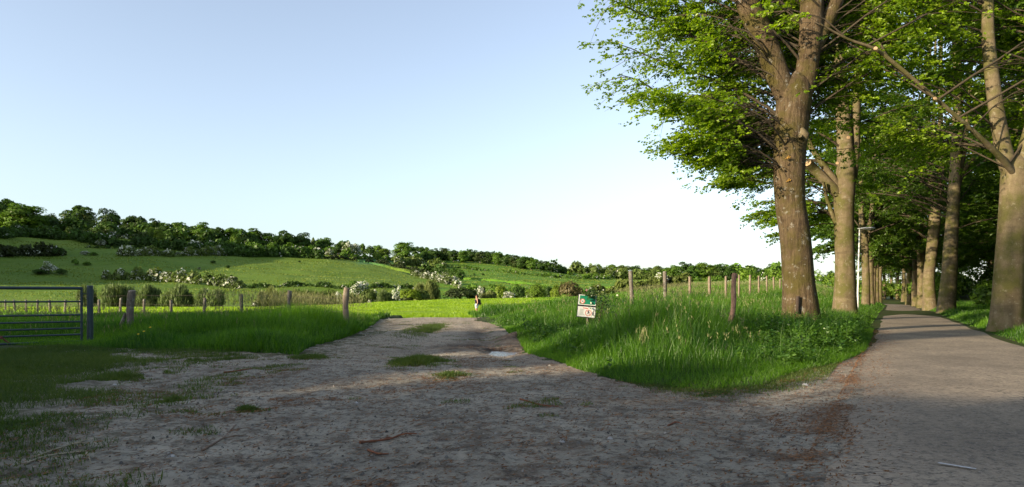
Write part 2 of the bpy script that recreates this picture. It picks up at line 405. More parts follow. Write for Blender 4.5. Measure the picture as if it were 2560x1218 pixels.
def build_road():
    s = np.concatenate([np.linspace(-45, 30, 300), np.linspace(30, 190, 200)[1:]])
    c = np.linspace(0, 1, 15)
    hw = (ROAD_R - ROAD_L) / 2
    V = []
    mid = road_mid(s)
    for i, ss_ in enumerate(s):
        lo = mid[i] - hw + .05 * float(sn(ss_, 0, 31, 1.2)) + .02 * float(sn(ss_, 0, 32, 8)) ; hi = mid[i] + hw + .05 * float(sn(ss_, 0, 33, 1.2))
        for t in c:
            l = lo + (hi - lo) * t
            V.append((TD[0] * ss_ + TR[0] * l, TD[1] * ss_ + TR[1] * l, 0))
    V = np.array(V); cam = np.tile(.02 * (1 - (2 * c - 1) ** 2), len(s))
    V[:, 2] = zt(V[:, 0], V[:, 1]) * 0 + .006 + cam
    n, m = len(s), len(c); idx = np.arange(n * m).reshape(n, m)
    Q = np.stack([idx[:-1, :-1], idx[:-1, 1:], idx[1:, 1:], idx[1:, :-1]], -1).reshape(-1, 4)
    link('road', new_mesh('road', V, Q, M_ROAD, smooth=True), kind='structure')
build_road()
# short white streak of paint on the road
def streak():
    a = np.array(at(2345, 1170)); c = np.array(at(2440, 1186)); n = 14; t = np.linspace(0, 1, n)
    d = (c - a); nv = np.array((-d[1], d[0])) / np.hypot(*d)
    w = .012 * (0.5 + .5 * np.abs(np.sin(t * 17))) + .003
    P = a + d * t[:, None]; V = np.vstack([np.c_[P + nv * w[:, None], np.full(n, .032)], np.c_[P - nv * w[:, None], np.full(n, .032)]])
    Q = [(i, i + 1, n + i + 1, n + i) for i in range(n - 1)]
    link('paint_streak', new_mesh('paint_streak', V, np.array(Q)[:, ::-1], m_plain('road_paint', (.42, .42, .42), .8, .3, 60), smooth=False), kind='structure')
streak()
def puddle():
    b = mat('puddle_water'); n = noise(b, geo(b), 6, 3)
    m = finish(b, (.075, .062, .05), .16, bump(b, n, .7, .03), 0, .16)
    cx, cy = at(1274, 876); k = 40; a = np.linspace(0, 2 * np.pi, k, endpoint=False)
    r = 1 + .22 * np.sin(3 * a + 1) + .12 * np.sin(7 * a)
    V = np.vstack([np.c_[cx + .62 * r * np.cos(a), cy + .85 * r * np.sin(a), np.full(k, -.079)], [[cx, cy, -.079]]])
    Q = [((2 * i) % k, (2 * i + 1) % k, (2 * i + 2) % k, k) for i in range(k // 2)]
    link('puddle', new_mesh('puddle', V, Q, m), kind='structure')
puddle()
# ------------------------------------------------------------------ grass
M_GRASS = m_leaf('grass_blades', (.016, .070, .005), (.11, .235, .011), .45, (1.7, 1.75, .4), gloss=.1)
M_GRASS2 = m_leaf('short_turf', (.03, .065, .01), (.09, .13, .02), .4, (1.6, 1.6, .6), gloss=.1)
M_FGRASS = m_leaf('field_blades', (.13, .24, .010), (.26, .38, .016), .45, (1.7, 1.6, .5), gloss=.1)
M_SEED = m_leaf('seed_heads', (.13, .15, .06), (.26, .26, .12), .3, (1.2, 1.1, .8), gloss=0)
def blades(P, h, w, rng, lean=.35, mi=None):
    n = len(P); a = rng.uniform(0, 2 * np.pi, n); b = rng.uniform(0, 2 * np.pi, n)
    side = np.stack([np.cos(a), np.sin(a), 0 * a], -1) * (w / 2)[:, None]
    d = np.stack([np.cos(b), np.sin(b), 0 * b], -1) * (h * lean * rng.uniform(.2, 1.6, n))[:, None]
    up = np.zeros((n, 3)); up[:, 2] = h
    m = P + .55 * up + .32 * d; t = P + up * (1 - .35 * np.minimum(1, (np.linalg.norm(d, axis=1) / h)) ** 2)[:, None] + d
    V = np.stack([P - side, P + side, m - side * .8, m + side * .8, t - side * .12, t + side * .12], 1)
    i = np.arange(n)[:, None] * 6
    Q = np.concatenate([i + np.array([0, 1, 3, 2]), i + np.array([2, 3, 5, 4])], 1).reshape(-1, 4)
    return V.reshape(-1, 3), Q
def scatter(poly, n, rng, wt=None):
    p = np.array(poly); lo, hi = p.min(0), p.max(0); X = []; tot = 0
    while tot < n:
        c = rng.uniform(lo, hi, (max(4000, n), 2)); k = inpoly(c[:, 0], c[:, 1], poly)
        if wt is not None: k &= rng.random(len(c)) < wt(c[:, 0], c[:, 1])
        X.append(c[k]); tot += k.sum()
        if not k.any(): break
    return np.vstack(X)[:n]
def grass_obj(name, parts, mats, label, cat='grass'):
    V = []; Q = []; M = []; T = []; n = 0
    for v, q, m, t in parts:
        V.append(v); Q.append(q + n); n += len(v); M.append(np.full(len(q), m)); T.append(t)
    me = new_mesh(name, np.vstack(V), np.vstack(Q), mats, np.concatenate(M), np.concatenate(T))
    return link(name, me, label=label, cat=cat, kind='stuff')
def mk(xy, hfun, w, rng, lean=.35, tbias=0., m=0, sink=.03):
    x, y = xy[:, 0], xy[:, 1]; h = hfun(x, y) * rng.uniform(.55, 1.15, len(x)); k = h > .02
    x, y, h = x[k], y[k], h[k]; ww = (w(x, y) if callable(w) else np.full(len(x), w)) * rng.uniform(.7, 1.3, len(x))
    P = np.stack([x, y, zt(x, y) - sink], -1)
    v, q = blades(P, h, ww, rng, lean)
    t = np.clip(rng.normal(.42, .26, len(x)) + .26 * sn(x, y, 41, .9) + tbias, 0, 1)
    return v, q, m, np.repeat(t, 2)
def heads(xy, hfun, rng, m=1, size=.10):
    """flowering stems: a thin stalk and a loose pale panicle"""
    x, y = xy[:, 0], xy[:, 1]; n = len(x); h = hfun(x, y) * rng.uniform(.9, 1.3, n)
    P = np.stack([x, y, zt(x, y)], -1)
    v, q = blades(P, h, np.full(n, .005), rng, .12)
    tip = v.reshape(n, 6, 3)[:, 4]
    K = 5; tp = np.repeat(tip, K, 0) + np.c_[rng.normal(0, .012, (n * K, 2)), -rng.uniform(0, size, n * K)]
    v2, q2 = blades(tp, np.full(n * K, size * .5), np.full(n * K, .013), rng, .5)
    t = np.repeat(rng.uniform(.2, 1, n), 2)
    return [(v, q, m, t * .5), (v2, q2, m, np.repeat(rng.uniform(.1, 1, n * K), 2))]
def build_grass():
    rng = np.random.default_rng(5)
    dR = lambda x, y: dline(x, y, RVB)
    def hR(x, y):
        d = dR(x, y); l = lat(x, y)
        roadside = ss(-3.4, -2.0, l)
        return (.07 + .30 * ss(.1, 1.0, d) + .27 * ss(.9, 2.6, d)) * (1 - .40 * roadside) * (1 + .22 * sn(x, y, 43, 1.1)) * (1 - .45 * ss(23, 33, y) * ss(5, 1, x))
    near = [RVB[i] for i in range(len(RVB))] + [(-2.3, 37), (-3.0, 47), (-1.0, 47), (14, 40)]
    wn = lambda x, y: np.clip((13 / np.maximum(y, 1)) ** 1.3, .12, 1) * (.65 + .35 * (sn(x, y, 44, 1.4) > -.3))
    wid = lambda x, y: .0075 + .0007 * np.maximum(y - 8, 0)
    parts = [mk(scatter(near, 190000, rng, wn), hR, wid, rng, .33)]
    edge = scatter(near, 45000, rng, lambda x, y: np.exp(-(dR(x, y) / .55) ** 2) * (y < 22))
    parts.append(mk(edge, lambda x, y: np.full(len(x), .13), .006, rng, .6, .2))
    # coarse arching tufts beside the tree and road
    cen = scatter([at(1880, 880), at(2110, 870), at(2150, 830), at(1960, 815)], 60, rng)
    tuft = np.repeat(cen, 120, 0) + rng.normal(0, .10, (60 * 120, 2))
    parts.append(mk(tuft, lambda x, y: np.full(len(x), .62), .011, rng, .95, -.05))
    sd = scatter(near, 1000, rng, lambda x, y: (dR(x, y) > 1.3) * wn(x, y))
    parts += heads(sd, lambda x, y: hR(x, y) + .05, rng)
    parts += heads(np.array([at(1605, 905)]) + rng.normal(0, .06, (9, 2)), lambda x, y: np.full(len(x), .34), rng, size=.2)
    grass_obj('tall_grass', parts, [M_GRASS, M_SEED], 'tall lush green grass of the verge between dirt track and tree avenue')
    # broad-leaved weeds in the verge: leaf whorls on upright stems
    def weeds(name, poly, n, hgt, label, wt=None):
        c = scatter(poly, n, rng, wt); h = hgt * rng.uniform(.5, 1.15, n); K = 22
        f = rng.uniform(.15, 1, (n, K)); a = rng.uniform(0, 6.283, (n, K)); lean = rng.normal(0, .10, (n, 2))
        P = np.stack([c[:, 0, None] + lean[:, 0, None] * f, c[:, 1, None] + lean[:, 1, None] * f, zt(c[:, 0], c[:, 1])[:, None] + h[:, None] * f], -1).reshape(-1, 3)
        d = nrm(np.stack([np.cos(a), np.sin(a), rng.normal(-.15, .3, (n, K))], -1).reshape(-1, 3)); nn = nrm(rng.normal(0, .5, (n * K, 3)) + (0, 0, 1)); s_ = nrm(np.cross(nn, d)); l = (rng.uniform(.05, .12, n * K) * (1.2 - .6 * f.ravel()))[:, None]
        V = np.stack([P, P + d * l * .45 + s_ * l * .27, P + d * l, P + d * l * .45 - s_ * l * .27], 1).reshape(-1, 3)
        v2, q2 = blades(np.c_[c, zt(c[:, 0], c[:, 1])], h, np.full(n, .007), rng, .08)
        t = np.clip(np.repeat(rng.normal(.4, .2, n), K) + rng.normal(0, .15, n * K), 0, 1)
        grass_obj(name, [(V, np.arange(n * K * 4).reshape(-1, 4), 0, t), (v2, q2, 0, np.full(len(q2), .3))], [M_WEED], label, 'weeds')
    weeds('nettle_patch', [at(1850, 862), at(1980, 905), at(2120, 880), at(2160, 842), at(2080, 815), at(1930, 825)], 420, .55, 'leafy green nettles and weeds in the verge corner by the road')
    weeds('verge_weeds', near, 700, .34, 'low broad leaved weeds mixed into the right-hand verge', lambda x, y: (dR(x, y) < 2.2) * (dR(x, y) > .15) * wn(x, y) * (sn(x, y, 58, 1.6) > .1))
    # meadow behind the right-hand fence
    far = [(-1.2, 38), (13, 38), (45, 88), (60, 128), (6, 128), (-.2, 60)]
    wf = lambda x, y: np.clip((40 / np.maximum(y, 1)) ** 1.2, .1, 1) * (lat(x, y) < -4)
    p = scatter(far, 90000, rng, wf)
    parts = [mk(p, lambda x, y: np.full(len(x), .62) * (1 + .2 * sn(x, y, 45, .5)) * ss(-3.5, -5, lat(x, y)) * (.25 + .75 * ss(-2, 3, x - .12 * y)), lambda x, y: .02 + .0007 * (y - 38), rng, .3, .25)]
    p = scatter(far, 9000, rng, wf); parts += heads(p[(p[:, 0] - .12 * p[:, 1]) > 2], lambda x, y: np.full(len(x), .75), rng, size=.22)
    grass_obj('meadow_grass', parts, [M_GRASS, M_SEED], 'pale tall meadow grass around the sunlit row of fence posts')
    # left verge
    dL = lambda x, y: dline(x, y, LVB)
    def hL(x, y):
        d = dL(x, y)
        gate = ss(-7.6, -9.3, x) * ss(17.5, 14.5, y)
        return (.06 + .13 * ss(.1, .9, d) + .10 * ss(.8, 2.6, d) + .14 * ss(-10.5, -7.5, x) + .36 * np.exp(-((x + 5.6) / 1.6) ** 2 - ((y - 19.0) / 2.2) ** 2)) * (1 + .25 * sn(x, y, 46, 1.1)) * (1 - .75 * gate)
    LN = LVB + [(-5.6, 32), (-8, 27.5), (-15, 28), (-17.5, 24)]
    parts = [mk(scatter(LN, 150000, rng, lambda x, y: np.clip((16 / y) ** 1.2, .3, 1)), hL, lambda x, y: .009 + .0006 * np.maximum(y - 10, 0), rng, .33)]
    edge = scatter(LN, 36000, rng, lambda x, y: np.exp(-(dL(x, y) / .6) ** 2))
    parts.append(mk(edge, lambda x, y: np.full(len(x), .12), .008, rng, .6, .1))
    sd = scatter(LN, 350, rng, lambda x, y: (dL(x, y) > 1.6)); parts += heads(sd, lambda x, y: hL(x, y) + .06, rng, size=.16)
    rv = scatter([at(870, 800), at(730, 790), (-9, 19.5), (-6.5, 22), (-5, 24)], 900, rng); parts += heads(rv, lambda x, y: np.full(len(x), .85), rng, size=.2)
    grass_obj('verge_grass', parts, [M_GRASS, M_SEED], 'dark green tall grass bank between the metal gate and the dirt track')
    # sunlit field
    Fp = [(-5.2, 33.5), (-1.0, 34), (.0, 60), (7.5, 104), (14, 110), (-5, 108), (-22, 96), (-34, 80), (-62, 74), (-62, 48), (-24, 41), (-9, 26)]
    p = scatter(Fp, 170000, rng, lambda x, y: np.clip((42 / y) ** 1.3, .15, 1) * (.35 + .65 * (sn(x * .25, y * 1.6, 47, 1.0) > -.5)))
    parts = [mk(p, lambda x, y: .13 + .05 * sn(x * .25, y * 1.5, 48, 1.0), lambda x, y: .022 + .0008 * np.maximum(y - 30, 0), rng, .5, .1)]
    grass_obj('field_grass', parts, [M_FGRASS], 'bright sunlit short grass covering the flat field')
    # longer grass of the paddock behind the gate
    p = scatter([(-9.5, 24), (-16, 14.5), (-60, 40), (-60, 46), (-30, 40), (-20, 33)], 60000, rng, lambda x, y: np.clip((22 / y), .2, 1))
    parts = [mk(p, lambda x, y: .15 + .05 * sn(x, y, 49, .5), lambda x, y: .012 + .0009 * np.maximum(y - 20, 0), rng, .4, .25)]
    p = scatter([(-11, 23), (-16, 16), (-60, 40), (-60, 46), (-21, 33)], 2500, rng); parts += heads(p, lambda x, y: np.full(len(x), .42), rng, size=.16)
    grass_obj('paddock_grass', parts, [M_GRASS, M_SEED], 'rough yellowish grass behind the metal gate')
    # low turf: left corner, islands in the track, margins
    L0 = [at(0, 880), at(150, 868), at(700, 884), at(600, 960), at(520, 1040), at(480, 1110), at(400, 1218), (-1.6, 2.6), (-5, 2.6)]
    rag = lambda x, y: (x + .55 + .47 * y) + .55 * sn(x, y, 59, 1.3) + .25 * sn(x, y, 63, 4.0)
    parts = []
    q = scatter(L0, 85000, rng, lambda x, y: (sn(x, y, 50, 2.4) + .5 * sn(x, y, 51, 7) - 1.3 * rag(x, y) > -.3) * (.25 + .75 * ss(.2, -1.4, rag(x, y))))
    parts.append(mk(q, lambda x, y: .055 + .05 * ss(-3, -6, x) + .02 * sn(x, y, 52, 2), .006, rng, .8, -.1, sink=.01))
    for cx, cy, rx, ry, n, hh in ((1070, 822, 52, 17, 9000, .11), (1048, 905, 80, 17, 9000, .10), (1130, 940, 60, 10, 1500, .05), (440, 1000, 40, 10, 1500, .05), (620, 1032, 40, 8, 900, .04), (330, 935, 110, 22, 6000, .06), (780, 895, 90, 10, 2500, .06), (520, 900, 200, 14, 6000, .05)):
        c = np.array(at(cx, cy)); dx = rx * c[1] / F; dy = abs(at(cx, cy - ry)[1] - at(cx, cy + ry)[1]) / 2
        q = c + rng.normal(0, .45, (n, 2)) * (dx, dy); q = q[(sn(q[:, 0], q[:, 1], 53, 5) > -.15)]
        parts.append(mk(q, lambda x, y: hh * (.35 + 1.1 * np.exp(-(((x - c[0]) / dx) ** 2 + ((y - c[1]) / dy) ** 2) * 1.5)), .007, rng, .7, .05, sink=.01))
    q = scatter([at(1560, 950), at(1760, 968), at(1900, 958), at(2100, 905), at(2060, 960), at(1880, 1000), at(1700, 1000)], 9000, rng, lambda x, y: np.exp(-(dR(x, y) / .35) ** 2))
    parts.append(mk(q, lambda x, y: np.full(len(x), .05), .006, rng, .8, 0, sink=.01))
    q = scatter([at(1195, 802), at(960, 806), at(760, 895), at(430, 890), at(420, 1100), at(1250, 1100), at(1600, 975), at(1325, 895)], 7000, rng, lambda x, y: (sn(x, y, 66, 1.9) + .8 * sn(x, y, 67, 8) > 1.5) * np.clip((9 / y), .2, 1))
    parts.append(mk(q, lambda x, y: np.full(len(x), .045), .006, rng, .8, .0, sink=.01))
    grass_obj('short_grass', parts, [M_GRASS2], 'thin low grass in patches on the trodden dirt')
    # right roadside
    R0 = [tuple(np.array(TD) * s + np.array(TR) * l) for s, l in ((3, 2.5), (30, 2.5), (60, 2.6), (105, 2.7), (105, 5.5), (60, 7), (30, 9), (3, 8))]
    parts = [mk(scatter(R0, 110000, rng, lambda x, y: np.clip((18 / np.maximum(y, 1)) ** 1.2, .12, 1)), lambda x, y: (.06 + .3 * ss(2.45, 3.2, lat(x, y)) + .15 * ss(4, 7, lat(x, y))) * (1 + .2 * sn(x, y, 54, 1.3)), lambda x, y: .009 + .0006 * np.maximum(y - 12, 0), rng, .4)]
    grass_obj('roadside_grass', parts, [M_GRASS], 'soft green grass strip along the right edge of the road')
    L1 = [tuple(np.array(TD) * s + np.array(TR) * l) for s, l in ((24, -.62), (105, -.5), (125, -2), (120, -7), (60, -9), (40, -9), (24, -5))]
    parts = [mk(scatter(L1, 70000, rng, lambda x, y: np.clip((26 / np.maximum(y, 1)) ** 1.2, .12, 1)), lambda x, y: (.08 + .35 * ss(-.6, -1.6, lat(x, y))) * (1 + .2 * sn(x, y, 55, 1.3)), lambda x, y: .012 + .0006 * np.maximum(y - 22, 0), rng, .4)]
    grass_obj('avenue_grass', parts, [M_GRASS], 'grass strip under the left row of avenue trees')
    # hillside tussocks, coarse
    p = rng.uniform((-260, 125), (150, 480), (220000, 2)); u = p[:, 0] / p[:, 1]
    p = p[(u > -.80) & (u < .22)]; p = p[rng.random(len(p)) < np.clip((150 / p[:, 1]), .2, 1)]
    tz = zt(p[:, 0], p[:, 1]); 
    parts = [mk(p, lambda x, y: np.clip(.26 + .22 * sn(x * .5, y, 56, .35), .02, 1), lambda x, y: .14 + .0012 * (y - 120), rng, .5, .0)]
    grass_obj('hillside_grass', parts, [M_HGRASS], 'rough pasture tussocks on the hillside')
M_WEED = m_leaf('weed_leaves', (.022, .07, .008), (.10, .20, .02), .35, None, gloss=.15)
M_HGRASS = m_leaf('pasture_blades', (.09, .135, .02), (.18, .225, .04), .35, (1.5, 1.45, .6), gloss=.05)
build_grass()

# ------------------------------------------------------------------ litter and pebbles on the dirt
def litter():
    rng = np.random.default_rng(9)
    reg = [at(1195, 800), at(950, 803), at(745, 890), at(300, 880), (-4.6, 8), (-3.2, 3), (3.2, 2.6), at(2120, 1060), at(2165, 885), at(1900, 965), at(1500, 945), at(1325, 890)]
    def flat(xy, L, W, z=.004, lift=.4):
        n = len(xy); a = rng.normal(0, .9, n); d = np.stack([np.cos(a), np.sin(a), rng.normal(0, .12 * lift, n)], -1)
        s_ = np.stack([-np.sin(a), np.cos(a), rng.normal(0, .5 * lift, n)], -1)
        P = np.c_[xy, zt(xy[:, 0], xy[:, 1]) + z]
        l = (L * rng.uniform(.4, 1.4, n))[:, None]; w = (W * rng.uniform(.5, 1.4, n))[:, None]
        V = np.stack([P - d * l, P + s_ * w, P + d * l + np.array((0, 0, .006)), P - s_ * w], 1).reshape(-1, 3)
        return V, np.arange(n * 4).reshape(n, 4)
    near = lambda x, y: np.clip((5 / np.maximum(y, 3.0)) ** 1.1, .1, 1)
    clump = lambda x, y: near(x, y) * np.clip(.22 + 1.2 * (sn(x, y, 60, 1.5) + .6 * sn(x, y, 61, 5) > 1.1) + np.exp(-((lat(x, y) + .45) / .16) ** 2) * 1.0 * (sn(x, y, 64, 3.0) + .5 * sn(x, y, 65, 9) > .1), 0, 1) * (lat(x, y) < -.22)
    M = m_leaf('dry_litter', (.065, .03, .015), (.24, .12, .055), .1, (1, .9, .8), gloss=.05)
    a = scatter(reg, 24000, rng, clump); e = rng.uniform((2.5, 0), (24, 1), (4000, 2)); l_ = -.45 + 1.1 * e[:, 1] ** 2.5
    a = np.vstack([a, np.c_[TD[0] * e[:, 0] + TR[0] * l_, TD[1] * e[:, 0] + TR[1] * l_]]); V, Q = flat(a, .018, .005, .014)
    grass_obj('leaf_litter', [(V, Q, 0, rng.random(len(Q)))], [M], 'reddish brown fallen bud scales and leaf litter strewn on the dirt', 'leaf litter')
    # bark chips and dead stalks
    a = scatter(reg, 6000, rng, near); V, Q = flat(a, .032, .005)
    M2 = m_leaf('dead_stalks', (.05, .035, .025), (.20, .15, .10), 0, gloss=.05)
    grass_obj('dead_stalks', [(V, Q, 0, rng.random(len(Q)))], [M2], 'tiny dry stalks and bark bits strewn over the dirt', 'dead stalks')
    # pebbles
    a = scatter(reg, 9000, rng, near); n = len(a); r = .004 + .011 * rng.random(n) ** 4
    ico = np.array([(0, 0, 1), (.9, 0, .2), (0, .9, .25), (-.9, 0, .2), (0, -.9, .25), (.5, .5, -.6), (-.5, .5, -.6), (-.5, -.5, -.6), (.5, -.5, -.6)])
    q = np.array([(0, 1, 5, 2), (0, 2, 6, 3), (0, 3, 7, 4), (0, 4, 8, 1), (1, 8, 8, 5), (2, 5, 5, 6), (3, 6, 6, 7), (4, 7, 7, 8)])
    q = np.array([(0, 1, 5, 2), (0, 2, 6, 3), (0, 3, 7, 4), (0, 4, 8, 1)])
    an = rng.uniform(0, 6.28, n); C, S_ = np.cos(an), np.sin(an)
    sc = rng.uniform(.6, 1.3, (n, 3)) * r[:, None]
    W = ico[None] * sc[:, None]; W = np.stack([W[..., 0] * C[:, None] - W[..., 1] * S_[:, None], W[..., 0] * S_[:, None] + W[..., 1] * C[:, None], W[..., 2]], -1)
    P = np.c_[a, zt(a[:, 0], a[:, 1]) + r * .25]
    V = (W + P[:, None]).reshape(-1, 3); Q = (q[None] + (np.arange(n) * 9)[:, None, None]).reshape(-1, 4)
    M3 = m_leaf('grey_pebbles', (.06, .055, .05), (.28, .27, .25), 0, gloss=.1)
    t = np.repeat(rng.random(n) ** 1.6, 4)
    grass_obj('pebbles', [(V, Q, 0, t)], [M3], 'small grey and white pebbles scattered on the trodden dirt', 'pebbles')
litter()
# ------------------------------------------------------------------ avenue trees
def m_bark(name, c1, c2, moss, lichen, vert, rings, bd):
    b = mat(name); v = objc(b)
    big = noise(b, v, 1.6, 4, .6, 1); fis = noise(b, scaled(b, v, (vert, vert, vert * .16)), 1.0, 6, .7, 2)
    ring = noise(b, scaled(b, v, (1.2, 1.2, rings)), 1.0, 5, .6, 3); fine = noise(b, v, 40, 4, .7, 4); pt = noise(b, v, 5.5, 5, .75, 5)
    c = mixc(b, rng_(b, fis, .35, .65), c1, c2)
    c = mixc(b, rng_(b, ring, .52, .66, 0, .45), c, [x * .55 for x in c1])
    c = mixc(b, rng_(b, big, .44, .60, 0, .85), c, moss)
    c = mixc(b, rng_(b, noise(b, v, 3.1, 5, .7, 8), .52, .64, 0, .42), c, [x * .5 for x in c1])
    c = mixc(b, rng_(b, pt, .58, .65, 0, .7), c, lichen)
    c = mixc(b, rng_(b, fine, .3, .7, .0, .5), mixc(b, 1.0, c, (.6, .58, .55), 'MULTIPLY'), c)
    nb = bump(b, fis, 1.0, bd); nb = bump(b, ring, .6, bd * .8, nb); nb = bump(b, fine, .5, bd * .25, nb)
    return finish(b, c, .9, nb, 0, .15)
M_BARK1 = m_bark('rough_brown_bark', (.075, .052, .028), (.185, .135, .078), (.10, .085, .022), (.33, .32, .27), 13, 3.0, .07)
M_BEECH = m_bark('smooth_beech_bark', (.16, .125, .072), (.235, .19, .115), (.115, .115, .03), (.29, .265, .19), 5, 7.0, .012)
M_TWIG = m_plain('branch_wood', (.05, .038, .022), .9, .3, 12)
M_CUT = m_plain('fresh_cut_wood', (.40, .27, .15), .8, .12, 40)
M_LICHEN = m_plain('orange_lichen', (.24, .14, .03), .9, .3, 60)
M_HOLE = m_plain('dark_bare_wood', (.05, .035, .025), .9, .4, 40)
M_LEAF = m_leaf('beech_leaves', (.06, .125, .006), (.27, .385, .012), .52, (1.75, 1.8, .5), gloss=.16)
M_LEAFD = m_leaf('beech_leaves_shade_tone', (.035, .085, .006), (.115, .205, .012), .48, (1.7, 1.75, .5), gloss=.16)  # beech leaves again, the avenue's shade put into a darker colour

def stem_tube(mb, path, k=18, n=40, rough=.03, seed=0, flare=0.0, m=0):
    """path rows: x, y, z, r"""
    p = resample(path, n); P, R = p[:, :3], p[:, 3]
    V, Q = tubes(P[None], R[None], k, (0.05, 1, 0.0) if abs(P[-1, 2] - P[0, 2]) > .5 * np.linalg.norm(P[-1] - P[0]) else None)
    V = V.reshape(n, k, 3); d = V - P[:, None]; a = np.arctan2(d[..., 1], d[..., 0]); z = V[..., 2]
    f = 1 + rough * (sn(z * 1.2 + 0 * a, a * 1.0, seed, 1.2) * .6 + .5 * np.sin(3 * a + seed + z * .5)) 
    if flare: f = f + flare * np.exp(-(z - P[0, 2]) / .38) * (.45 + .55 * np.sin(5 * a + seed) ** 2)
    V = P[:, None] + d * f[..., None]
    mb.add(V.reshape(-1, 3), Q, m)
    return p
def crown_parts(stems, rng, nb, z0r, reach, rise, droop, ns=13, nt=8, nl=8, leaf=.085, bias=None, zcap=26, dirs=None, br=.042, face=True, clear=None):
    """ascending limbs with flat drooping sprays; stems = sampled rows x,y,z,r. Returns wood (V,Q) and leaves (V,Q,tint)"""
    B = np.vstack(stems)
    az = rng.uniform(0, 2 * np.pi, nb); z0 = rng.uniform(z0r[0], z0r[1], nb)
    L = rng.uniform(reach[0], reach[1], nb) * (1 - .5 * np.clip((z0 - z0r[0]) / (z0r[1] - z0r[0]), 0, 1) ** 1.5)
    if bias is not None:
        for i in range(nb):
            if rng.random() < bias[1]: az[i] = bias[0] + rng.normal(0, bias[2])
    rs = rng.uniform(*rise, nb)
    if clear is not None and clear[0] > .34: L = L * np.clip(.55 + .11 * (z0 - 4.4), .55, 1)
    if face:      # keep the lower trunk clear on the road side, where limbs have been sawn off
        for i in range(nb):
            if (z0[i] < 9.5 or clear is not None) and abs((az[i] + np.pi / 2 + np.pi) % (2 * np.pi) - np.pi) < (1.15 if clear is None else 1.5): az[i] += np.pi
    if dirs is not None:
        for i, (a_, z_, l_, r_) in enumerate(dirs): az[i], z0[i], L[i], rs[i] = a_, z_, l_, r_
    base = np.zeros((nb, 3)); rr = np.zeros(nb)
    for i in range(nb):
        j = np.argsort(np.abs(B[:, 2] - z0[i]) + rng.uniform(0, .3, len(B)))[0]
        base[i] = B[j, :3]; rr[i] = B[j, 3]
    t = np.linspace(0, 1, 9)[None, :, None]
    h = np.stack([np.cos(az), np.sin(az), 0 * az], -1)[:, None]; perp = np.stack([-np.sin(az), np.cos(az), 0 * az], -1)[:, None]
    wob = (rng.normal(0, .22, nb)[:, None, None] * np.sin(t * 2.6) + rng.normal(0, .08, (nb, 1, 1)) * np.sin(t * 7)) * L[:, None, None]
    P = base[:, None] + h * L[:, None, None] * t + perp * wob
    P[..., 2] += (L[:, None] * (rs[:, None] * 1.25 * t[..., 0] - (.25 * rs[:, None] + droop) * t[..., 0] ** 2))
    P[..., 2] += rng.normal(0, .05, P.shape[:2]) * t[..., 0]
    R = np.minimum(br * (L / 5)[:, None], rr[:, None] * .6) * (1 - .85 * t[..., 0]) + .004
    W = [tubes(P, R, 6)]
    # sprays
    tj = rng.uniform(.07, 1.0, (nb, ns)) ** .85; fi = tj * 8; i0 = np.clip(fi.astype(int), 0, 7); fr = (fi - i0)[..., None]
    ar = np.arange(nb)[:, None]
    s0 = P[ar, i0] * (1 - fr) + P[ar, i0 + 1] * fr
    a2 = az[:, None] + np.where(rng.random((nb, ns)) < .5, 1, -1) * rng.uniform(.25, 1.25, (nb, ns))
    l2 = rng.uniform(.8, 2.4, (nb, ns)) * (1.15 - .5 * tj) * np.clip(L / 4.5, .6, 1.2)[:, None]
    d2 = np.stack([np.cos(a2), np.sin(a2), 0 * a2], -1)
    u = np.linspace(0, 1, 5)
    up = rng.normal(.18, .18, (nb, ns)); dr = rng.uniform(.15, .6, (nb, ns))
    P2 = s0[:, :, None] + d2[:, :, None] * (l2[..., None] * u)[..., None]
    P2[..., 2] += l2[..., None] * (up[..., None] * u - dr[..., None] * u ** 2)
    N2 = nb * ns; P2 = P2.reshape(N2, 5, 3)
    R2 = (np.array([.013, .010, .008, .005, .003]))[None] * np.ones((N2, 1))
    W.append(tubes(P2, R2, 3))
    # twigs and leaves
    d2 = d2.reshape(N2, 3); l2 = l2.ravel(); az2 = a2.ravel()
    tk = rng.uniform(.1, 1.0, (N2, nt)); f2 = tk * 4; i2 = np.clip(f2.astype(int), 0, 3); r2 = (f2 - i2)[..., None]
    ar = np.arange(N2)[:, None]; w0 = P2[ar, i2] * (1 - r2) + P2[ar, i2 + 1] * r2
    a3 = az2[:, None] + np.where(rng.random((N2, nt)) < .5, 1, -1) * rng.uniform(.3, 1.1, (N2, nt))
    l3 = rng.uniform(.25, .65, (N2, nt)) * (1.1 - .4 * tk)
    d3 = np.stack([np.cos(a3), np.sin(a3), rng.normal(-.18, .16, (N2, nt))], -1)
    N3 = N2 * nt; w0 = w0.reshape(N3, 3); d3 = d3.reshape(N3, 3); l3 = l3.ravel(); a3 = a3.ravel()
    v = rng.uniform(.1, 1.05, (N3, nl)); sgn = np.where(np.arange(nl) % 2 == 0, 1, -1)[None]
    b0 = w0[:, None] + d3[:, None] * (l3[:, None] * v)[..., None]
    a4 = a3[:, None] + sgn * rng.uniform(.4, 1.1, (N3, nl))
    dl = nrm(np.stack([np.cos(a4), np.sin(a4), rng.normal(-.25, .35, (N3, nl))], -1)).reshape(-1, 3)
    nn = nrm(np.stack([rng.normal(0, .95, N3 * nl), rng.normal(0, .95, N3 * nl), np.ones(N3 * nl)], -1))
    sd = nrm(np.cross(nn, dl)); b0 = b0.reshape(-1, 3)
    Ls = (leaf * rng.uniform(.65, 1.25, N3 * nl))[:, None]; ws = Ls * .34
    nz = np.cross(dl, sd)
    V = np.stack([b0, b0 + dl * Ls * .48 + sd * ws + nz * Ls * .08, b0 + dl * Ls, b0 + dl * Ls * .48 - sd * ws + nz * Ls * .08], 1)
    keep = b0[:, 2] < zcap
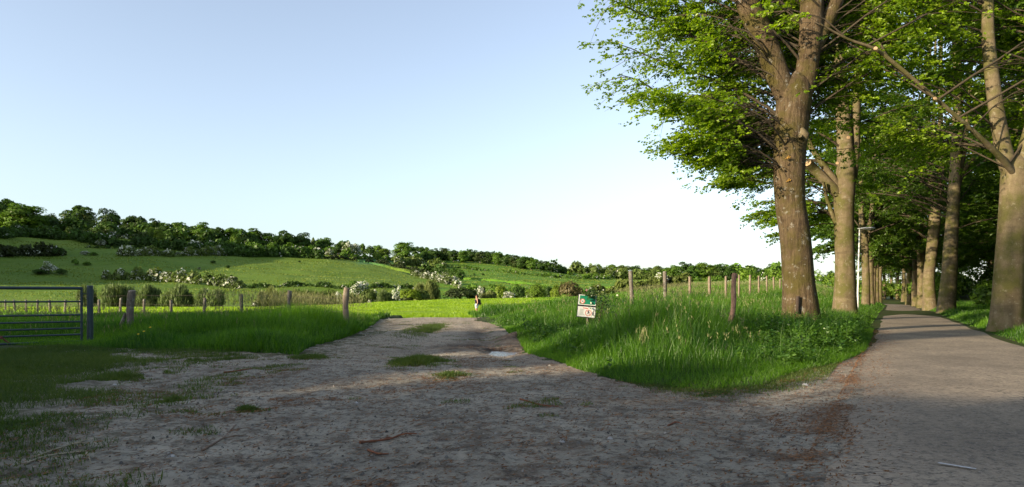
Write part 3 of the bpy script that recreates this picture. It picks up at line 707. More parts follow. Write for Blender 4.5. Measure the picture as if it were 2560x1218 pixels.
    if clear is not None:      # pruned side: nothing hangs in front of the trunk and limbs
        keep &= ~((b0[:, 1] < clear[0]) & (b0[:, 0] > clear[1] + clear[3] * b0[:, 2]) & (b0[:, 0] < clear[2] - .6 * clear[3] * b0[:, 2]))
    V = V[keep].reshape(-1, 3); Q = np.arange(len(V)).reshape(-1, 4)
    spray = np.repeat(rng.normal(0, .2, N2), nt * nl)[keep]
    tint = np.clip(.5 + spray + rng.normal(0, .18, len(Q)), 0, 1)
    n0 = 0; WV = []; WQ = []
    for a_, q_ in W: WV.append(a_); WQ.append(q_ + n0); n0 += len(a_)
    return (np.vstack(WV), np.vstack(WQ)), (V, Q, tint)
def tree_obj(loc, name, label, group, stems_px=None, Yd=None, bark=None, seed=1, crown=None, leafm=None, generic=None, cuts=(), extra=None):
    """stems: list of pixel-measured rows (px, py, width px[, dy]) turned into metres at distance Yd"""
    t = thing(name, loc, label, 'tree', group)
    mb = MB(); samp = []
    for i, st in enumerate(stems_px):
        rows = []
        for r in st:
            px, py, w = r[:3]; dy = r[3] if len(r) > 3 else 0.0
            k = (Yd + dy) / F
            rows.append(((px - CX) * k - loc[0], dy + Yd - loc[1], H + (HZ - py) * k - loc[2], .5 * w * k))
        main = i == 0
        n = 60 if main else 34
        p = stem_tube(mb, rows, 32 if main else 14, n, .03, seed + i, (.30 if seed < 20 else .20) if main else 0)
        samp.append(p)
    mb.obj('trunk', bark, t)
    for (px, py, w, dy, nx) in cuts:      # pale sawn faces on cut limbs
        k = (Yd + dy) / F; c = np.array(((px - CX) * k - loc[0], dy + Yd - loc[1], H + (HZ - py) * k - loc[2])); r = w * k / 2
        d = nrm(np.array(nx, float)); cb = MB(); cb.tube([c - d * .02, c + d * .012], [r * 1.02, r], 12, ref=(.3, .5, .8)); cb.obj('cut_face', M_CUT, t, smooth=False)
    if crown:
        rng = np.random.default_rng(seed)
        sr = [s_[s_[:, 2] > crown.get('smin', 2.5)] for s_ in samp]; sr = [s_ for s_ in sr if len(s_)]
        ck = {k: v for k, v in crown.items() if k != 'smin'}
        (wv, wq), (lv, lq, lt) = crown_parts(sr, rng, **ck)
        link('branches', new_mesh('branches', wv, wq, M_TWIG, smooth=True), t)
        link('foliage', new_mesh('foliage', lv, lq, leafm or M_LEAF, tint=lt), t)
    return t
ROWL, ROWR = 'avenue trees left of the road', 'avenue trees right of the road'
def base(px, Yd, sink=.06):
    x = (px - CX) * Yd / F; return (x, Yd, z1(x, Yd) - sink)
def build_avenue():
    PI = math.pi
    # nearest left tree: brown rough bark, forked trunk
    b = base(2003, 19.5)
    T1 = tree_obj(b, 'forked_tree', 'nearest avenue tree, thick rough brown trunk forking into big limbs', ROWL,
        [[(2003, 850, 98), (2003, 800, 92), (2001, 760, 84), (1996, 700, 76), (1989, 600, 73), (1976, 500, 72), (1974, 400, 77), (1980, 310, 82), (1986, 245, 84), (1992, 205, 62), (1994, 180, 20)],
         [(1988, 300, 36), (1964, 236, 52), (1940, 180, 57), (1915, 110, 57), (1882, 40, 57), (1860, -20, 54), (1820, -150, 44, .3), (1790, -320, 30, .8), (1770, -520, 16, 1.2)],
         [(1990, 300, 34), (2008, 226, 50), (2020, 150, 53), (2027, 80, 55), (2030, 0, 54), (2038, -110, 44), (2050, -300, 32, -.4), (2045, -520, 18, -.8)],
         [(2022, 160, 26), (2040, 112, 38), (2062, 66, 37), (2084, 20, 35), (2105, -30, 32), (2150, -150, 26, .6), (2220, -330, 16, 1.2)]],
        19.5, M_BARK1, 11, dict(smin=2.8, clear=(.45, -.9, .8, -.18), nb=130, z0r=(4.6, 12.5), reach=(2.4, 5.9), rise=(.6, 1.05), droop=.20, ns=18, nt=10, nl=8, leaf=.10, bias=(PI * .93, .42, .75), dirs=[(PI * a_, z_, l_, r_) for a_, z_, l_, r_ in ((1.0, 4.4, 2.7, .58), (.9, 4.5, 3.0, .6), (1.0, 4.3, 2.0, .5), (.84, 4.6, 2.9, .58), (.97, 5.0, 3.5, .64), (1.03, 5.1, 3.2, .66), (.75, 4.6, 2.8, .55), (.93, 4.0, 1.6, .45), (1.02, 4.9, 4.0, .66), (.88, 5.0, 4.0, .66), (.8, 4.4, 3.4, .55), (.7, 5.0, 3.6, .6), (1.0, 5.4, 4.7, .72), (.94, 5.9, 5.2, .75), (.98, 6.6, 5.6, .8), (.86, 4.6, 2.4, .4))]))
    k = 19.5 / F
    def loc1(px, py, out=0.0): return ((px - CX) * k - b[0], -out, H + (HZ - py) * k - b[2])
    kb = MB(); kb.tube([loc1(1999, 362, .28), loc1(1993, 345, .47), loc1(1988, 330, .44)], [.08, .14, .05], 10); kb.tube([loc1(1985, 352, .40), loc1(1978, 352, .60)], [.09, .05], 8); kb.obj('burl', M_BEECH, T1)
    for py, px in ((402, 1955), (458, 1956)):
        lm = MB()
        for dx, dz, r in ((0, 0, .038), (.05, .012, .028), (.02, .045, .022), (-.04, -.02, .02)):
            c = np.array(loc1(px, py)); c[0] += dx; c[2] += dz; xr = c[0] - ((1975 - CX) * k - b[0]); c[1] = -math.sqrt(max(.01, .465 ** 2 - xr * xr)) - .004
            d = nrm(np.array((xr, c[1], 0))); lm.tube([c - d * .02, c + d * .008], [r, r * .6], 8, ref=(0, 0, 1.0))
        lm.obj('lichen_patch', M_LICHEN, T1, smooth=False)
    hb = MB(); c = np.array(loc1(1976, 762)); hb.box((c[0], -.51, c[2]), (.10, .03, .48)); hb.obj('bare_strip', M_HOLE, T1)
    # second left tree, smooth beech with sawn limb
    b = base(2112, 31)
    tree_obj(b, 'beech_tree', 'pale smooth beech with sawn-off limb, just left of the street lamp', ROWL,
        [[(2112, 800, 60), (2112, 770, 56), (2113, 700, 49), (2111, 600, 45), (2109, 520, 48), (2114, 450, 46), (2115, 400, 40), (2110, 320, 35), (2104, 240, 31), (2098, 140, 27), (2094, 0, 23), (2100, -200, 16), (2104, -380, 9)],
         [(2116, 500, 24), (2130, 440, 25), (2137, 370, 24), (2140, 270, 21), (2150, 130, 17), (2165, -60, 13, .8), (2180, -260, 8, 1.4)],
         [(2110, 510, 20), (2090, 480, 26), (2060, 448, 25), (2036, 424, 23), (2021, 409, 21, -.2)],
         [(2112, 500, 14), (2092, 460, 18), (2060, 415, 15), (2030, 372, 13), (2012, 325, 11), (1995, 250, 8, -.5), (1985, 150, 5, -1)],
         [(2098, 572, 10), (2084, 545, 12), (2068, 500, 9), (2058, 455, 7, -.4)]],
        31, M_BEECH, 21, dict(nb=64, z0r=(4.6, 14.5), reach=(4.2, 7.2), rise=(.35, .9), droop=.30, ns=18, nt=9, nl=8, leaf=.115, bias=(PI * .95, .3, .8), dirs=[(PI * a_, z_, l_, r_) for a_, z_, l_, r_ in ((1.0, 4.8, 2.8, .15), (.9, 5.2, 3.0, .2), (1.1, 4.9, 2.6, .15), (.8, 5.4, 3.2, .2), (1.0, 6.0, 4.0, .35), (.92, 6.6, 4.8, .45), (1.06, 6.8, 4.6, .45), (.6, 5.0, 3.2, .15), (1.0, 4.4, 2.2, .1))], clear=(.35, -1.5, 1.0, 0)),
        cuts=((2020, 408, 17, -.22, (-.75, -.5, .5)), (2121, 344, 8, -.55, (.1, -1, .1)), (2093, 408, 7, -.6, (-.2, -1, .1))))
    # right-hand beech, near, forked low
    b = base(2514, 20)
    tree_obj(b, 'beech_tree', 'nearest beech on the right of the road, pale leaning trunk forked low', ROWR,
        [[(2516, 830, 76), (2517, 790, 71), (2521, 700, 65), (2528, 600, 61), (2533, 500, 59), (2538, 440, 62), (2541, 408, 48), (2542, 385, 16)],
         [(2534, 450, 36), (2514, 398, 40), (2500, 330, 36), (2487, 250, 33), (2475, 150, 30), (2470, 70, 27), (2470, -50, 23), (2460, -300, 15, .6), (2455, -520, 8, .9)],
         [(2540, 450, 40), (2562, 390, 42), (2582, 320, 38), (2605, 220, 33), (2625, 100, 29), (2640, -80, 24), (2660, -320, 14, .5)],
         [(2532, 432, 14, -.2), (2500, 392, 15, -.5), (2440, 335, 12, -.9), (2372, 275, 10, -1.2), (2300, 212, 9, -1.4), (2238, 160, 10, -1.5), (2186, 122, 8, -1.6), (2120, 98, 6, -1.7), (2050, 60, 4, -1.9)]],
        20, M_BEECH, 31, dict(nb=78, z0r=(4.6, 13), reach=(3.2, 6.6), rise=(.4, .95), droop=.25, ns=18, nt=9, nl=8, leaf=.105, br=.03, bias=(PI * .8, .35, .8), clear=(.3, -1.5, 1.2, 0)),
        cuts=((2189, 121, 9, -1.75, (-.2, -1, .2)), (2338, 246, 8, -1.45, (.2, -1, .2))))
    # the pair on the right
    b = base(2366, 41.7)
    tree_obj(b, 'beech_tree', 'grey-green straight trunk beech leaning right, close beside a browner forked one', ROWR,
        [[(2364, 795, 44), (2366, 770, 41), (2372, 700, 36), (2378, 600, 31), (2384, 500, 28), (2390, 400, 26), (2395, 250, 22), (2390, 100, 18), (2385, -120, 11), (2380, -260, 6)],
         [(2386, 500, 14), (2402, 440, 13), (2430, 400, 9), (2460, 380, 6, -1), (2490, 340, 4, -2)],
         [(2390, 460, 14), (2408, 380, 14), (2420, 280, 12), (2428, 150, 9), (2440, -60, 6)]],
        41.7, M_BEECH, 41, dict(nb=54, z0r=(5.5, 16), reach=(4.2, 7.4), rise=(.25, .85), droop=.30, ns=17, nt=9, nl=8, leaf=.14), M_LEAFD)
    b = base(2327, 52)
    tree_obj(b, 'beech_tree', 'brownish crooked beech on the right, split into slim upright stems', ROWR,
        [[(2326, 785, 36), (2325, 765, 32), (2322, 700, 27), (2329, 630, 25), (2336, 560, 26), (2338, 500, 20), (2326, 430, 16), (2320, 360, 14), (2319, 250, 12), (2324, 100, 9), (2326, -60, 5)],
         [(2338, 540, 16), (2347, 480, 14), (2354, 420, 13), (2352, 340, 12), (2350, 200, 10), (2356, 40, 6)],
         [(2336, 520, 10), (2334, 450, 10), (2333, 360, 9), (2337, 200, 7), (2340, 50, 4)]],
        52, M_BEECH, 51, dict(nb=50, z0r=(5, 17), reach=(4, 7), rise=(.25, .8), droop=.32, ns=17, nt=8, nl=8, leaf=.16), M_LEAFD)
    # generic beeches for the rest of both rows: three built, the others copied from them
    def gen(seed, loc, label, grp, fork):
        k = 1707 / 60.0
        def R_(x, y, z, r): return (CX + (x + loc[0]) * k, HZ - (z + loc[2] - H) * k, 2 * r * k, y + loc[1] - 60)
        def rows(*a): 
            out = []
            for (x, y, z, r) in a:
                Y = y + loc[1]; kk = F / Y
                out.append((CX + (x + loc[0]) * kk, HZ - (z + loc[2] - H) * kk, 2 * r * kk, Y - loc[1]))
            return out
        st = [rows((0, 0, -.3, .46), (0, 0, .4, .41), (.05, 0, 2, .36), (.0, .05, 4, .33), (-.05, .1, fork, .33), (-.3, .2, fork + 2, .24), (-.5, .1, fork + 5, .19), (-.5, .2, fork + 9, .12), (-.4, .2, 19, .04)),
              rows((.02, .1, fork - .6, .2), (.35, 0, fork + .8, .2), (.7, -.1, fork + 3, .17), (.9, -.2, fork + 6, .13), (1.0, -.1, fork + 10, .06))]
        return tree_obj(loc, 'beech_tree', label, grp, st, loc[1], M_BEECH, seed,
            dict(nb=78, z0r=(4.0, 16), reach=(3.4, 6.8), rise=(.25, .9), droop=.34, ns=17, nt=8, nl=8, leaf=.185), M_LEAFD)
    spec = [  # px, distance, scale, turn, label, group
        (2164, 53, .80, .3, 'slim beech half hidden behind the street lamp post', ROWL),
        (2176, 66, .95, 2.0, 'straight pale beech, next past the street lamp on the left', ROWL),
        (2184, 78, .75, 3.3, 'thin beech trunk between two thicker ones on the left of the road', ROWL),
        (2190, 92, 1.0, 4.4, 'leaning beech on the left where the road narrows', ROWL),
        (2199, 108, .9, 5.2, 'beech at the far left end of the tunnel of leaves', ROWL),
        (2304, 66, 1.0, 1.1, 'broad beech behind the crooked one on the right', ROWR),
        (2289, 80, 1.05, 2.6, 'beech in deep shade midway down the right row', ROWR),
        (2272, 97, 1.1, 3.9, 'thick trunk of the right row near the tunnel end', ROWR),
        (2259, 115, .9, 5.0, 'small far beech at the right end of the road', ROWR),
        (2211, 128, .8, .8, 'far orange-lit trunk left of the bright gap at the end of the road', ROWL),
        (2229, 140, .75, 1.9, 'forked thin trunk in the bright gap at the end of the road', ROWL),
        (2244, 133, .8, 2.9, 'far thin trunk right of the bright gap at the end of the road', ROWR),
        (2660, 26, 1.0, 4.0, 'beech just outside the right edge beyond the nearest right trunk', ROWR),
    ]
    protos = []
    for i, (px, Yd, sc, rz, lab, grp) in enumerate(spec):
        loc = base(px, Yd)
        if i in (0, 1, 5): t = gen(60 + i, loc, lab, grp, 5.2 + i * .5); protos.append(t)
        else: t = copy_tree(protos[i % len(protos)]); t.location = loc; t['label'] = lab; t['group'] = grp
        t.rotation_euler.z = rz; t.scale = (sc, sc, min(1.1, .6 + .5 * sc))
    # second row in the dark behind the right-hand trees
    wood = [(15.5, 30, 1.5), (24, 43, .4), (30, 52, 2.2), (38, 66, 5), (47, 80, 3.1), (56, 96, 1.2), (67, 114, 4.2), (76, 130, .2), (20.5, 24, 3), (40, 55, 2.8), (52, 72, .9), (62, 90, 2.1)]
    wood += [(a + 4.0 + (i % 2) * 3, b + 5.0, i * 1.7) for i, (a, b, _) in enumerate(wood)]
    for i, (x, y, rz) in enumerate(wood):
        l = lat(x, y); k = 1.0
        ln = 9.5 if i < 12 else 15.5; x2 = x + TR[0] * (ln - l) + (i % 3) * 1.4; y2 = y + TR[1] * (ln - l)
        t = copy_tree(protos[i % 3]); t.location = (x2, y2, z1(x2, y2) - .1); t.rotation_euler.z = rz; t.scale = (1, 1, .95)
        t.name = 'wood_tree'; t['label'] = 'shaded tree of the dark wood behind the right row of beeches'; t['group'] = 'trees of the dark wood right of the road'
build_avenue()
# ------------------------------------------------------------------ trees and hedges on the hills
M_FAR = m_leaf('tree_foliage', (.45, .45, .45), (1.15, 1.15, 1.1), .28, (1.4, 1.4, .7), True, gloss=.06)
M_BLOS = m_leaf('hawthorn_blossom', (.30, .32, .24), (.66, .67, .56), .2, (1, 1, .9), gloss=0)
M_TRUNKF = m_plain('distant_trunk', (.12, .085, .05), .9, .3, 4)
DK, MD, LT, OL, YG, WL = (.052, .105, .017, 1), (.10, .19, .02, 1), (.12, .20, .022, 1), (.115, .165, .036, 1), (.17, .25, .02, 1), (.155, .19, .055, 1)
def lumps(C, R, nq, qs, rng, up=False, shell=(.72, 1.05), wf=None, wthr=.6, cen=None):
    """leaf clumps: quads scattered over blobs C (n,3) with radii R (n,3)"""
    n = len(C); D = nrm(rng.normal(0, 1, (n, nq, 3)))
    D[..., 2] = np.where(D[..., 2] < -.35, -D[..., 2] * .8, D[..., 2])
    rr = rng.uniform(*shell, (n, nq, 1))
    P = C[:, None] + D * R[:, None] * rr
    N_ = nrm((D * .8 if cen is None else .5 * D + .8 * nrm(P - np.array(cen))) + rng.normal(0, .42, (n, nq, 3)))
    a = nrm(np.cross(N_, rng.normal(0, 1, (n, nq, 3)))); b = np.cross(N_, a)
    q = qs if np.ndim(qs) else np.full(n, qs)
    s_ = q[:, None, None] * rng.uniform(.5, 1.3, (n, nq, 1))
    if up:
        a = nrm(D * .35 + np.array((0, 0, 1.0)) + rng.normal(0, .18, (n, nq, 3))); b = nrm(np.cross(N_, a)); la, lb = s_ * 1.9, s_ * .35
    else: la, lb = s_, s_ * .62
    V = np.stack([P - a * la, P + b * lb, P + a * la, P - b * lb], 2).reshape(-1, 3)
    Q = np.arange(len(V)).reshape(-1, 4)
    t = np.clip(.5 + rng.normal(0, .24, n)[:, None] + rng.normal(0, .13, (n, nq)), 0, 1)
    mi = np.zeros((n, nq), int)
    if wf is not None: mi = ((rng.random((n, nq)) < wthr) & wf[:, None] & (D[..., 2] > -.25)).astype(int)
    return V, Q, t.ravel(), mi.ravel()
def far_proto(seed, kind):
    """crown and trunk meshes of unit width and height"""
    rng = np.random.default_rng(seed)
    if kind == 'willow':      # low dome of fine upright shoots
        n = 30; C = nrm(rng.normal(0, 1, (n, 3))) * rng.uniform(.12, .34, (n, 1)); C[:, 2] = np.abs(C[:, 2]) * 1.25 + .14
        R = rng.uniform(.13, .2, (n, 1)) * np.array((1, 1, 1.5)); V, Q, t, m = lumps(C, R, 190, .032, rng, up=True, shell=(.6, 1.08)); V[:, 2] = np.maximum(V[:, 2], -.02)
        z0 = .25
    elif kind == 'bush':
        n = 17; C = nrm(rng.normal(0, 1, (n, 3))) * rng.uniform(.15, .34, (n, 1)); C[:, 2] = np.abs(C[:, 2]) * 1.15 + .2
        R = rng.uniform(.13, .22, (n, 1)) * np.array((1, 1, 1.1)); V, Q, t, m = lumps(C, R, 180, .036, rng, cen=(0, 0, .1)); z0 = .3
    elif kind == 'thorn':
        n = 20; C = nrm(rng.normal(0, 1, (n, 3))) * rng.uniform(.15, .36, (n, 1)); C[:, 2] = np.abs(C[:, 2]) * 1.25 + .2
        R = rng.uniform(.11, .20, (n, 1)) * np.array((1, 1, 1.1)); V, Q, t, m = lumps(C, R, 120, .04, rng, wf=rng.random(n) < .8, wthr=.62); z0 = .3
    elif kind == 'tall':
        n = 42; C = nrm(rng.normal(0, 1, (n, 3))) * rng.uniform(.16, .37, (n, 1)); C[:, 2] = np.clip(C[:, 2] * 1.3 + .48, .08, .88)
        R = rng.uniform(.10, .17, (n, 1)) * np.array((1, 1, .85)); V, Q, t, m = lumps(C, R, 150, .031, rng, cen=(0, 0, .4)); z0 = .4
    elif kind == 'gappy':
        n = 34; C = nrm(rng.normal(0, 1, (n, 3))) * rng.uniform(.2, .42, (n, 1)) * np.array((1, 1, 1.05)); C[:, 2] = np.clip(C[:, 2] + .52, .12, .9)
        R = rng.uniform(.10, .17, (n, 1)) * np.array((1, 1, .9)); V, Q, t, m = lumps(C, R, 150, .033, rng, cen=(0, 0, .45)); z0 = .5
    else:   # round, crown to the ground
        n = 50; C = nrm(rng.normal(0, 1, (n, 3))) * rng.uniform(.18, .38, (n, 1)) * np.array((1, 1, 1.3)); C[:, 2] = np.clip(C[:, 2] + .43, .04, .89)
        R = rng.uniform(.10, .18, (n, 1)) * np.array((1, 1, .9)); V, Q, t, m = lumps(C, R, 140, .031, rng, cen=(0, 0, .35)); z0 = .4
    V[:, 2] /= np.percentile(V[:, 2], 99.7); V[:, :2] *= .5 / np.percentile(np.abs(V[:, :2]), 99.4)
    crown = new_mesh('crown', V, Q, [M_FAR, M_BLOS], m, t)
    mb = MB(); w = .03 if kind in ('tall', 'gappy', 'round') else .02
    mb.tube([(0, 0, -.06), (0, 0, 0), (.01, 0, z0 * .6), (.02, .01, z0 + .15)], [w * 1.5, w * 1.15, w, w * .4], 7)
    for k in range(4):
        a = k * 1.6 + seed; e = (.27 * math.cos(a), .27 * math.sin(a), z0 + .2)
        mb.tube([(.01, 0, z0 * .55), (e[0] * .5, e[1] * .5, z0 * .9), e], [w * .6, w * .45, w * .15], 5)
    return crown, mb.mesh('trunk', M_TRUNKF)
PROTO = {k: [far_proto(100 + 10 * i + j, k) for j in range(nv)] for i, (k, nv) in enumerate((('round', 4), ('tall', 3), ('gappy', 2), ('bush', 4), ('thorn', 4), ('willow', 3)))}
_cnt = [0]
def ftree(kind, px, wpx, top, bot, col, label, cat='tree', name='hill_tree', group=None, ymin=118, at3=None):
    """a tree whose foot is on the terrain under (px, bot), as wide and tall as it shows there"""
    P = np.array(at3, float) if at3 is not None else hit(px, bot, ymin)
    k = P[1] / F; foot = HZ - (P[2] - H) / k
    w = wpx * k; h = (foot - top) * k * .95
    i = _cnt[0]; _cnt[0] += 1
    t = thing(name, (P[0], P[1], P[2] - .15), label, cat, group, rz=i * 2.399)
    t.scale = (w, w, h + .15)
    cm, tm = PROTO[kind][i % len(PROTO[kind])]
    c = link('crown', cm, t); v = .88 + .24 * ((i * 37) % 17) / 17; c.color = (col[0] * v, col[1] * v, col[2] * v, 1)
    link('trunk', tm, t)
    return t
RG, BG = 'trees on the left ridge', 'bushes on the pasture slope'
def hill_trees():
    T = ftree
    T('round', 5, 70, 494, 572, DK, 'dark tree crown cut by the left edge of the picture on the skyline', group=RG)
    T('round', 56, 112, 508, 580, MD, 'big rounded bright green oak at the left end of the ridge', group=RG)
    T('bush', 128, 46, 533, 575, OL, 'low olive bushy tree between the big bright oak and the tall dark one', group=RG)
    T('tall', 192, 74, 510, 580, DK, 'tall dark spreading tree, highest crown left of the olive tree', group=RG)
    T('bush', 168, 30, 536, 578, OL, 'pale grey half bare small tree under the tall dark spreading one', group=RG)
    T('round', 222, 46, 529, 582, OL, 'light olive oval tree in front of the tall dark one', group=RG)
    T('gappy', 277, 54, 520, 582, DK, 'dark domed tree with a sky gap through its crown', group=RG)
    T('bush', 312, 30, 552, 585, DK, 'small dark tree low between two ridge trees', group=RG)
    T('tall', 326, 44, 538, 585, DK, 'flat topped dark tree right of the domed one', group=RG)
    T('tall', 354, 34, 539, 588, DK, 'narrow dark tree close against a flat topped one', group=RG)
    T('round', 391, 54, 545, 592, DK, 'wide dark tree behind the small lime green one', group=RG)
    T('bush', 381, 26, 566, 604, LT, 'small pale green round tree beside the lime green one', group=RG)
    T('round', 398, 28, 573, 610, YG, 'small lime green tree in front of the wide dark one', group=RG)
    T('round', 447, 66, 554, 600, MD, 'broad mid green domed tree on the ridge, left of its near twin', group=RG)
    T('round', 502, 60, 553, 602, MD, 'rounded mid green tree with a dark right side on the ridge', group=RG)
    T('tall', 546, 46, 567, 606, DK, 'thin dark tree in the dip right of the two domed trees', group=RG)
    T('round', 578, 56, 568, 608, MD, 'uneven green tree just left of a saddle in the skyline', group=RG)
    T('bush', 590, 30, 588, 620, LT, 'small light green tree in front of the saddle in the skyline', group=RG)
    T('round', 645, 82, 570, 615, MD, 'large bright topped tree on the middle of the left ridge', group=RG)
    T('gappy', 712, 52, 574, 618, DK, 'dark tree showing its bare orange trunk on the ridge', group=RG)
    T('gappy', 752, 46, 580, 621, DK, 'right-hand dark tree of the pair with bare trunks', group=RG)
    T('tall', 782, 14, 592, 622, OL, 'tiny spindly tree standing alone in the skyline notch', group=RG)
    T('round', 811, 46, 592, 628, MD, 'compact green tree right of the skyline notch', group=RG)
    # scrub wood continuing down the skyline
    for px, w, top, bot, c, k, lab in ((845, 36, 608, 640, DK, 'bush', 'low dark scrub on the skyline beside the compact tree'), (872, 34, 604, 640, OL, 'thorn', 'pale hawthorn topped scrub on the skyline'),
        (892, 26, 608, 642, LT, 'thorn', 'cream flowering thorn tree on the skyline'), (906, 18, 608, 642, MD, 'tall', 'small pointed tree on the skyline right of a cream thorn'), (925, 36, 614, 644, DK, 'bush', 'dark rounded scrub tree on the falling skyline'),
        (945, 30, 612, 646, MD, 'round', 'green scrub tree nearest left of the pale round one'), (962, 34, 620, 648, LT, 'round', 'pale round tree left of the big bright ridge tree'), (940, 16, 624, 650, LT, 'bush', 'tiny lime bush below the scrub skyline')):
        T(k, px, w, top, bot, c, lab, group='scrub trees on the falling skyline')
    T('round', 1006, 62, 603, 656, MD, 'big bright green domed tree at the left end of the long ridge wood', group=RG)
    # long ridge wood falling to the right
    lx = [1046, 1068, 1090, 1112, 1134, 1156, 1178, 1200, 1222, 1244, 1266, 1288, 1308, 1328, 1346, 1364, 1380, 1396, 1408]
    lt = [615, 617, 620, 619, 624, 625, 622, 627, 627, 630, 634, 637, 641, 644, 649, 652, 657, 663, 666]
    for i, (a, b) in enumerate(zip(lx, lt)):
        T(('round', 'tall', 'round')[i % 3], a, 34 if i < 14 else 24, b, b + 32 if i < 14 else b + 18, (DK, MD, DK, (.05, .085, .017, 1))[i % 4], 'dark tree of the even wood along the long ridge falling to the right', group='trees of the long ridge wood')
    # far right wood
    rg = np.random.default_rng(12)
    rx = [1432, 1452, 1478, 1505, 1532, 1560, 1590, 1618, 1640, 1664, 1686]
    rt = [668, 670, 667, 664, 660, 662, 663, 668, 664, 668, 662]
    for i, (a, b) in enumerate(zip(rx, rt)):
        T('round', a, 40, b, 694, (MD, OL, LT, OL, LT, OL, DK, MD, OL, MD, MD)[i], 'tree of the mixed olive and green wood on the far hilltop', group='trees of the far mixed wood', at3=((a - CX) / F * 520, 520, H + (HZ - 697) * 520 / F))
    for a, w, b, c, lab in ((1716, 62, 653, DK, 'tallest dark tree of the big clump behind the fence'), (1762, 58, 655, LT, 'bright green round tree in the middle of the big clump'), (1742, 50, 664, MD, 'lower front tree of the big clump behind the fence'),
        (1800, 50, 658, DK, 'dark tree at the right of the big clump'), (1822, 46, 664, DK, 'dark rounded tree ending the big clump on the right'), (1786, 44, 672, OL, 'olive brown tree low in front of the big clump'),
        (1868, 34, 668, MD, 'small tree alone in the gap right of the big clump'), (1884, 30, 664, DK, 'slim dark tree between the clump and the forked trunk'), (1906, 34, 670, MD, 'low bushy tree left of the lone round tree'), (1938, 42, 658, DK, 'lone round dark tree just left of the forked trunk')):
        T('round', a, w, b, 700, c, lab, group='trees of the clump beyond the meadow', at3=((a - CX) / F * 400, 400, H + (HZ - 703) * 400 / F))
    for a, w, b in ((2052, 30, 690), (2078, 22, 676)): T('round', a, w, b, 702, DK if b < 680 else MD, 'tiny far tree in the gap between forked trunk and pale beech' if b > 680 else 'tiny dark far tree touching the pale beech trunk', group='trees of the clump beyond the meadow', at3=((a - CX) / F * 420, 420, H + (HZ - 703) * 420 / F))
    # single bushes on the slope
    for k, px, w, top, bot, c, lab in (('thorn', 251, 24, 597, 617, OL, 'white flowering hawthorn alone on the upper meadow'), ('thorn', 122, 42, 652, 684, OL, 'white hawthorn with dark skirt on the left pasture'), ('bush', 100, 38, 672, 686, DK, 'low dark bush left of the white hawthorn'),
        ('bush', 155, 26, 671, 687, DK, 'low dark bush right of the white hawthorn'), ('bush', 188, 18, 647, 664, MD, 'small green bush alone above the white hawthorn'), ('bush', 218, 20, 654, 664, MD, 'flat little bush right of the lone green one'),
        ('bush', 533, 14, 651, 659, DK, 'tiny dark bush at the edge of the hill shadow'), ('bush', 568, 14, 663, 671, DK, 'small bush casting a short shadow on the big pasture'), ('thorn', 498, 8, 668, 675, OL, 'tiny white bush in the shaded pasture'),
        ('bush', 748, 8, 651, 656, DK, 'dot-like bush high on the big pasture'), ('thorn', 36, 36, 620, 640, OL, 'grey white hawthorn in front of the dark thicket'), ('bush', 145, 30, 615, 640, DK, 'dark rounded bush at the end of the thicket'), ('thorn', 212, 22, 627, 639, OL, 'small white hawthorn under the upper meadow bank'), ('bush', 234, 20, 630, 639, MD, 'small green bush beside the hawthorn under the bank'),
        ('bush', 742, 26, 622, 642, LT, 'light green bush where the long hedge starts'), ('thorn', 822, 16, 621, 640, OL, 'pale bush at the top of the big pasture'),
        ('bush', 1185, 8, 683, 689, DK, 'left of two dark dots on the bright right pasture'), ('bush', 1207, 8, 683, 689, DK, 'right of two dark dots on the bright right pasture')):
        T(k, px, w, top, bot, c, lab, 'bush', 'hawthorn_bush' if k == 'thorn' else 'bush', BG)
    # pollard willows and bushes along the stream
    Yw = 88
    def strm(kind, px, w, top, bot, c, lab, Y, name='willow_bush'):
        x = (px - CX) / F * Y
        zb = H + (HZ - bot) * Y / F
        return T(kind, px, w, top, bot, c, lab, 'bush', name, 'bushes along the stream', at3=(x, Y, min(zb, z1(x, Y))))
    WG = (.115, .16, .055, 1)
    for px, w, top, lab in ((218, 60, 711, 'grey green willow bush partly hidden by the gate post'), (294, 78, 707, 'widest willow bush, between the gate post and big wooden post'), (370, 62, 710, 'willow bush right of the big wooden post'), (440, 82, 709, 'broad willow bush with a dark right half, second from the right of its row'), (531, 72, 719, 'lower willow bush at the right end of the row')):
        strm('willow', px, w, top, 772, WG, lab, Yw)
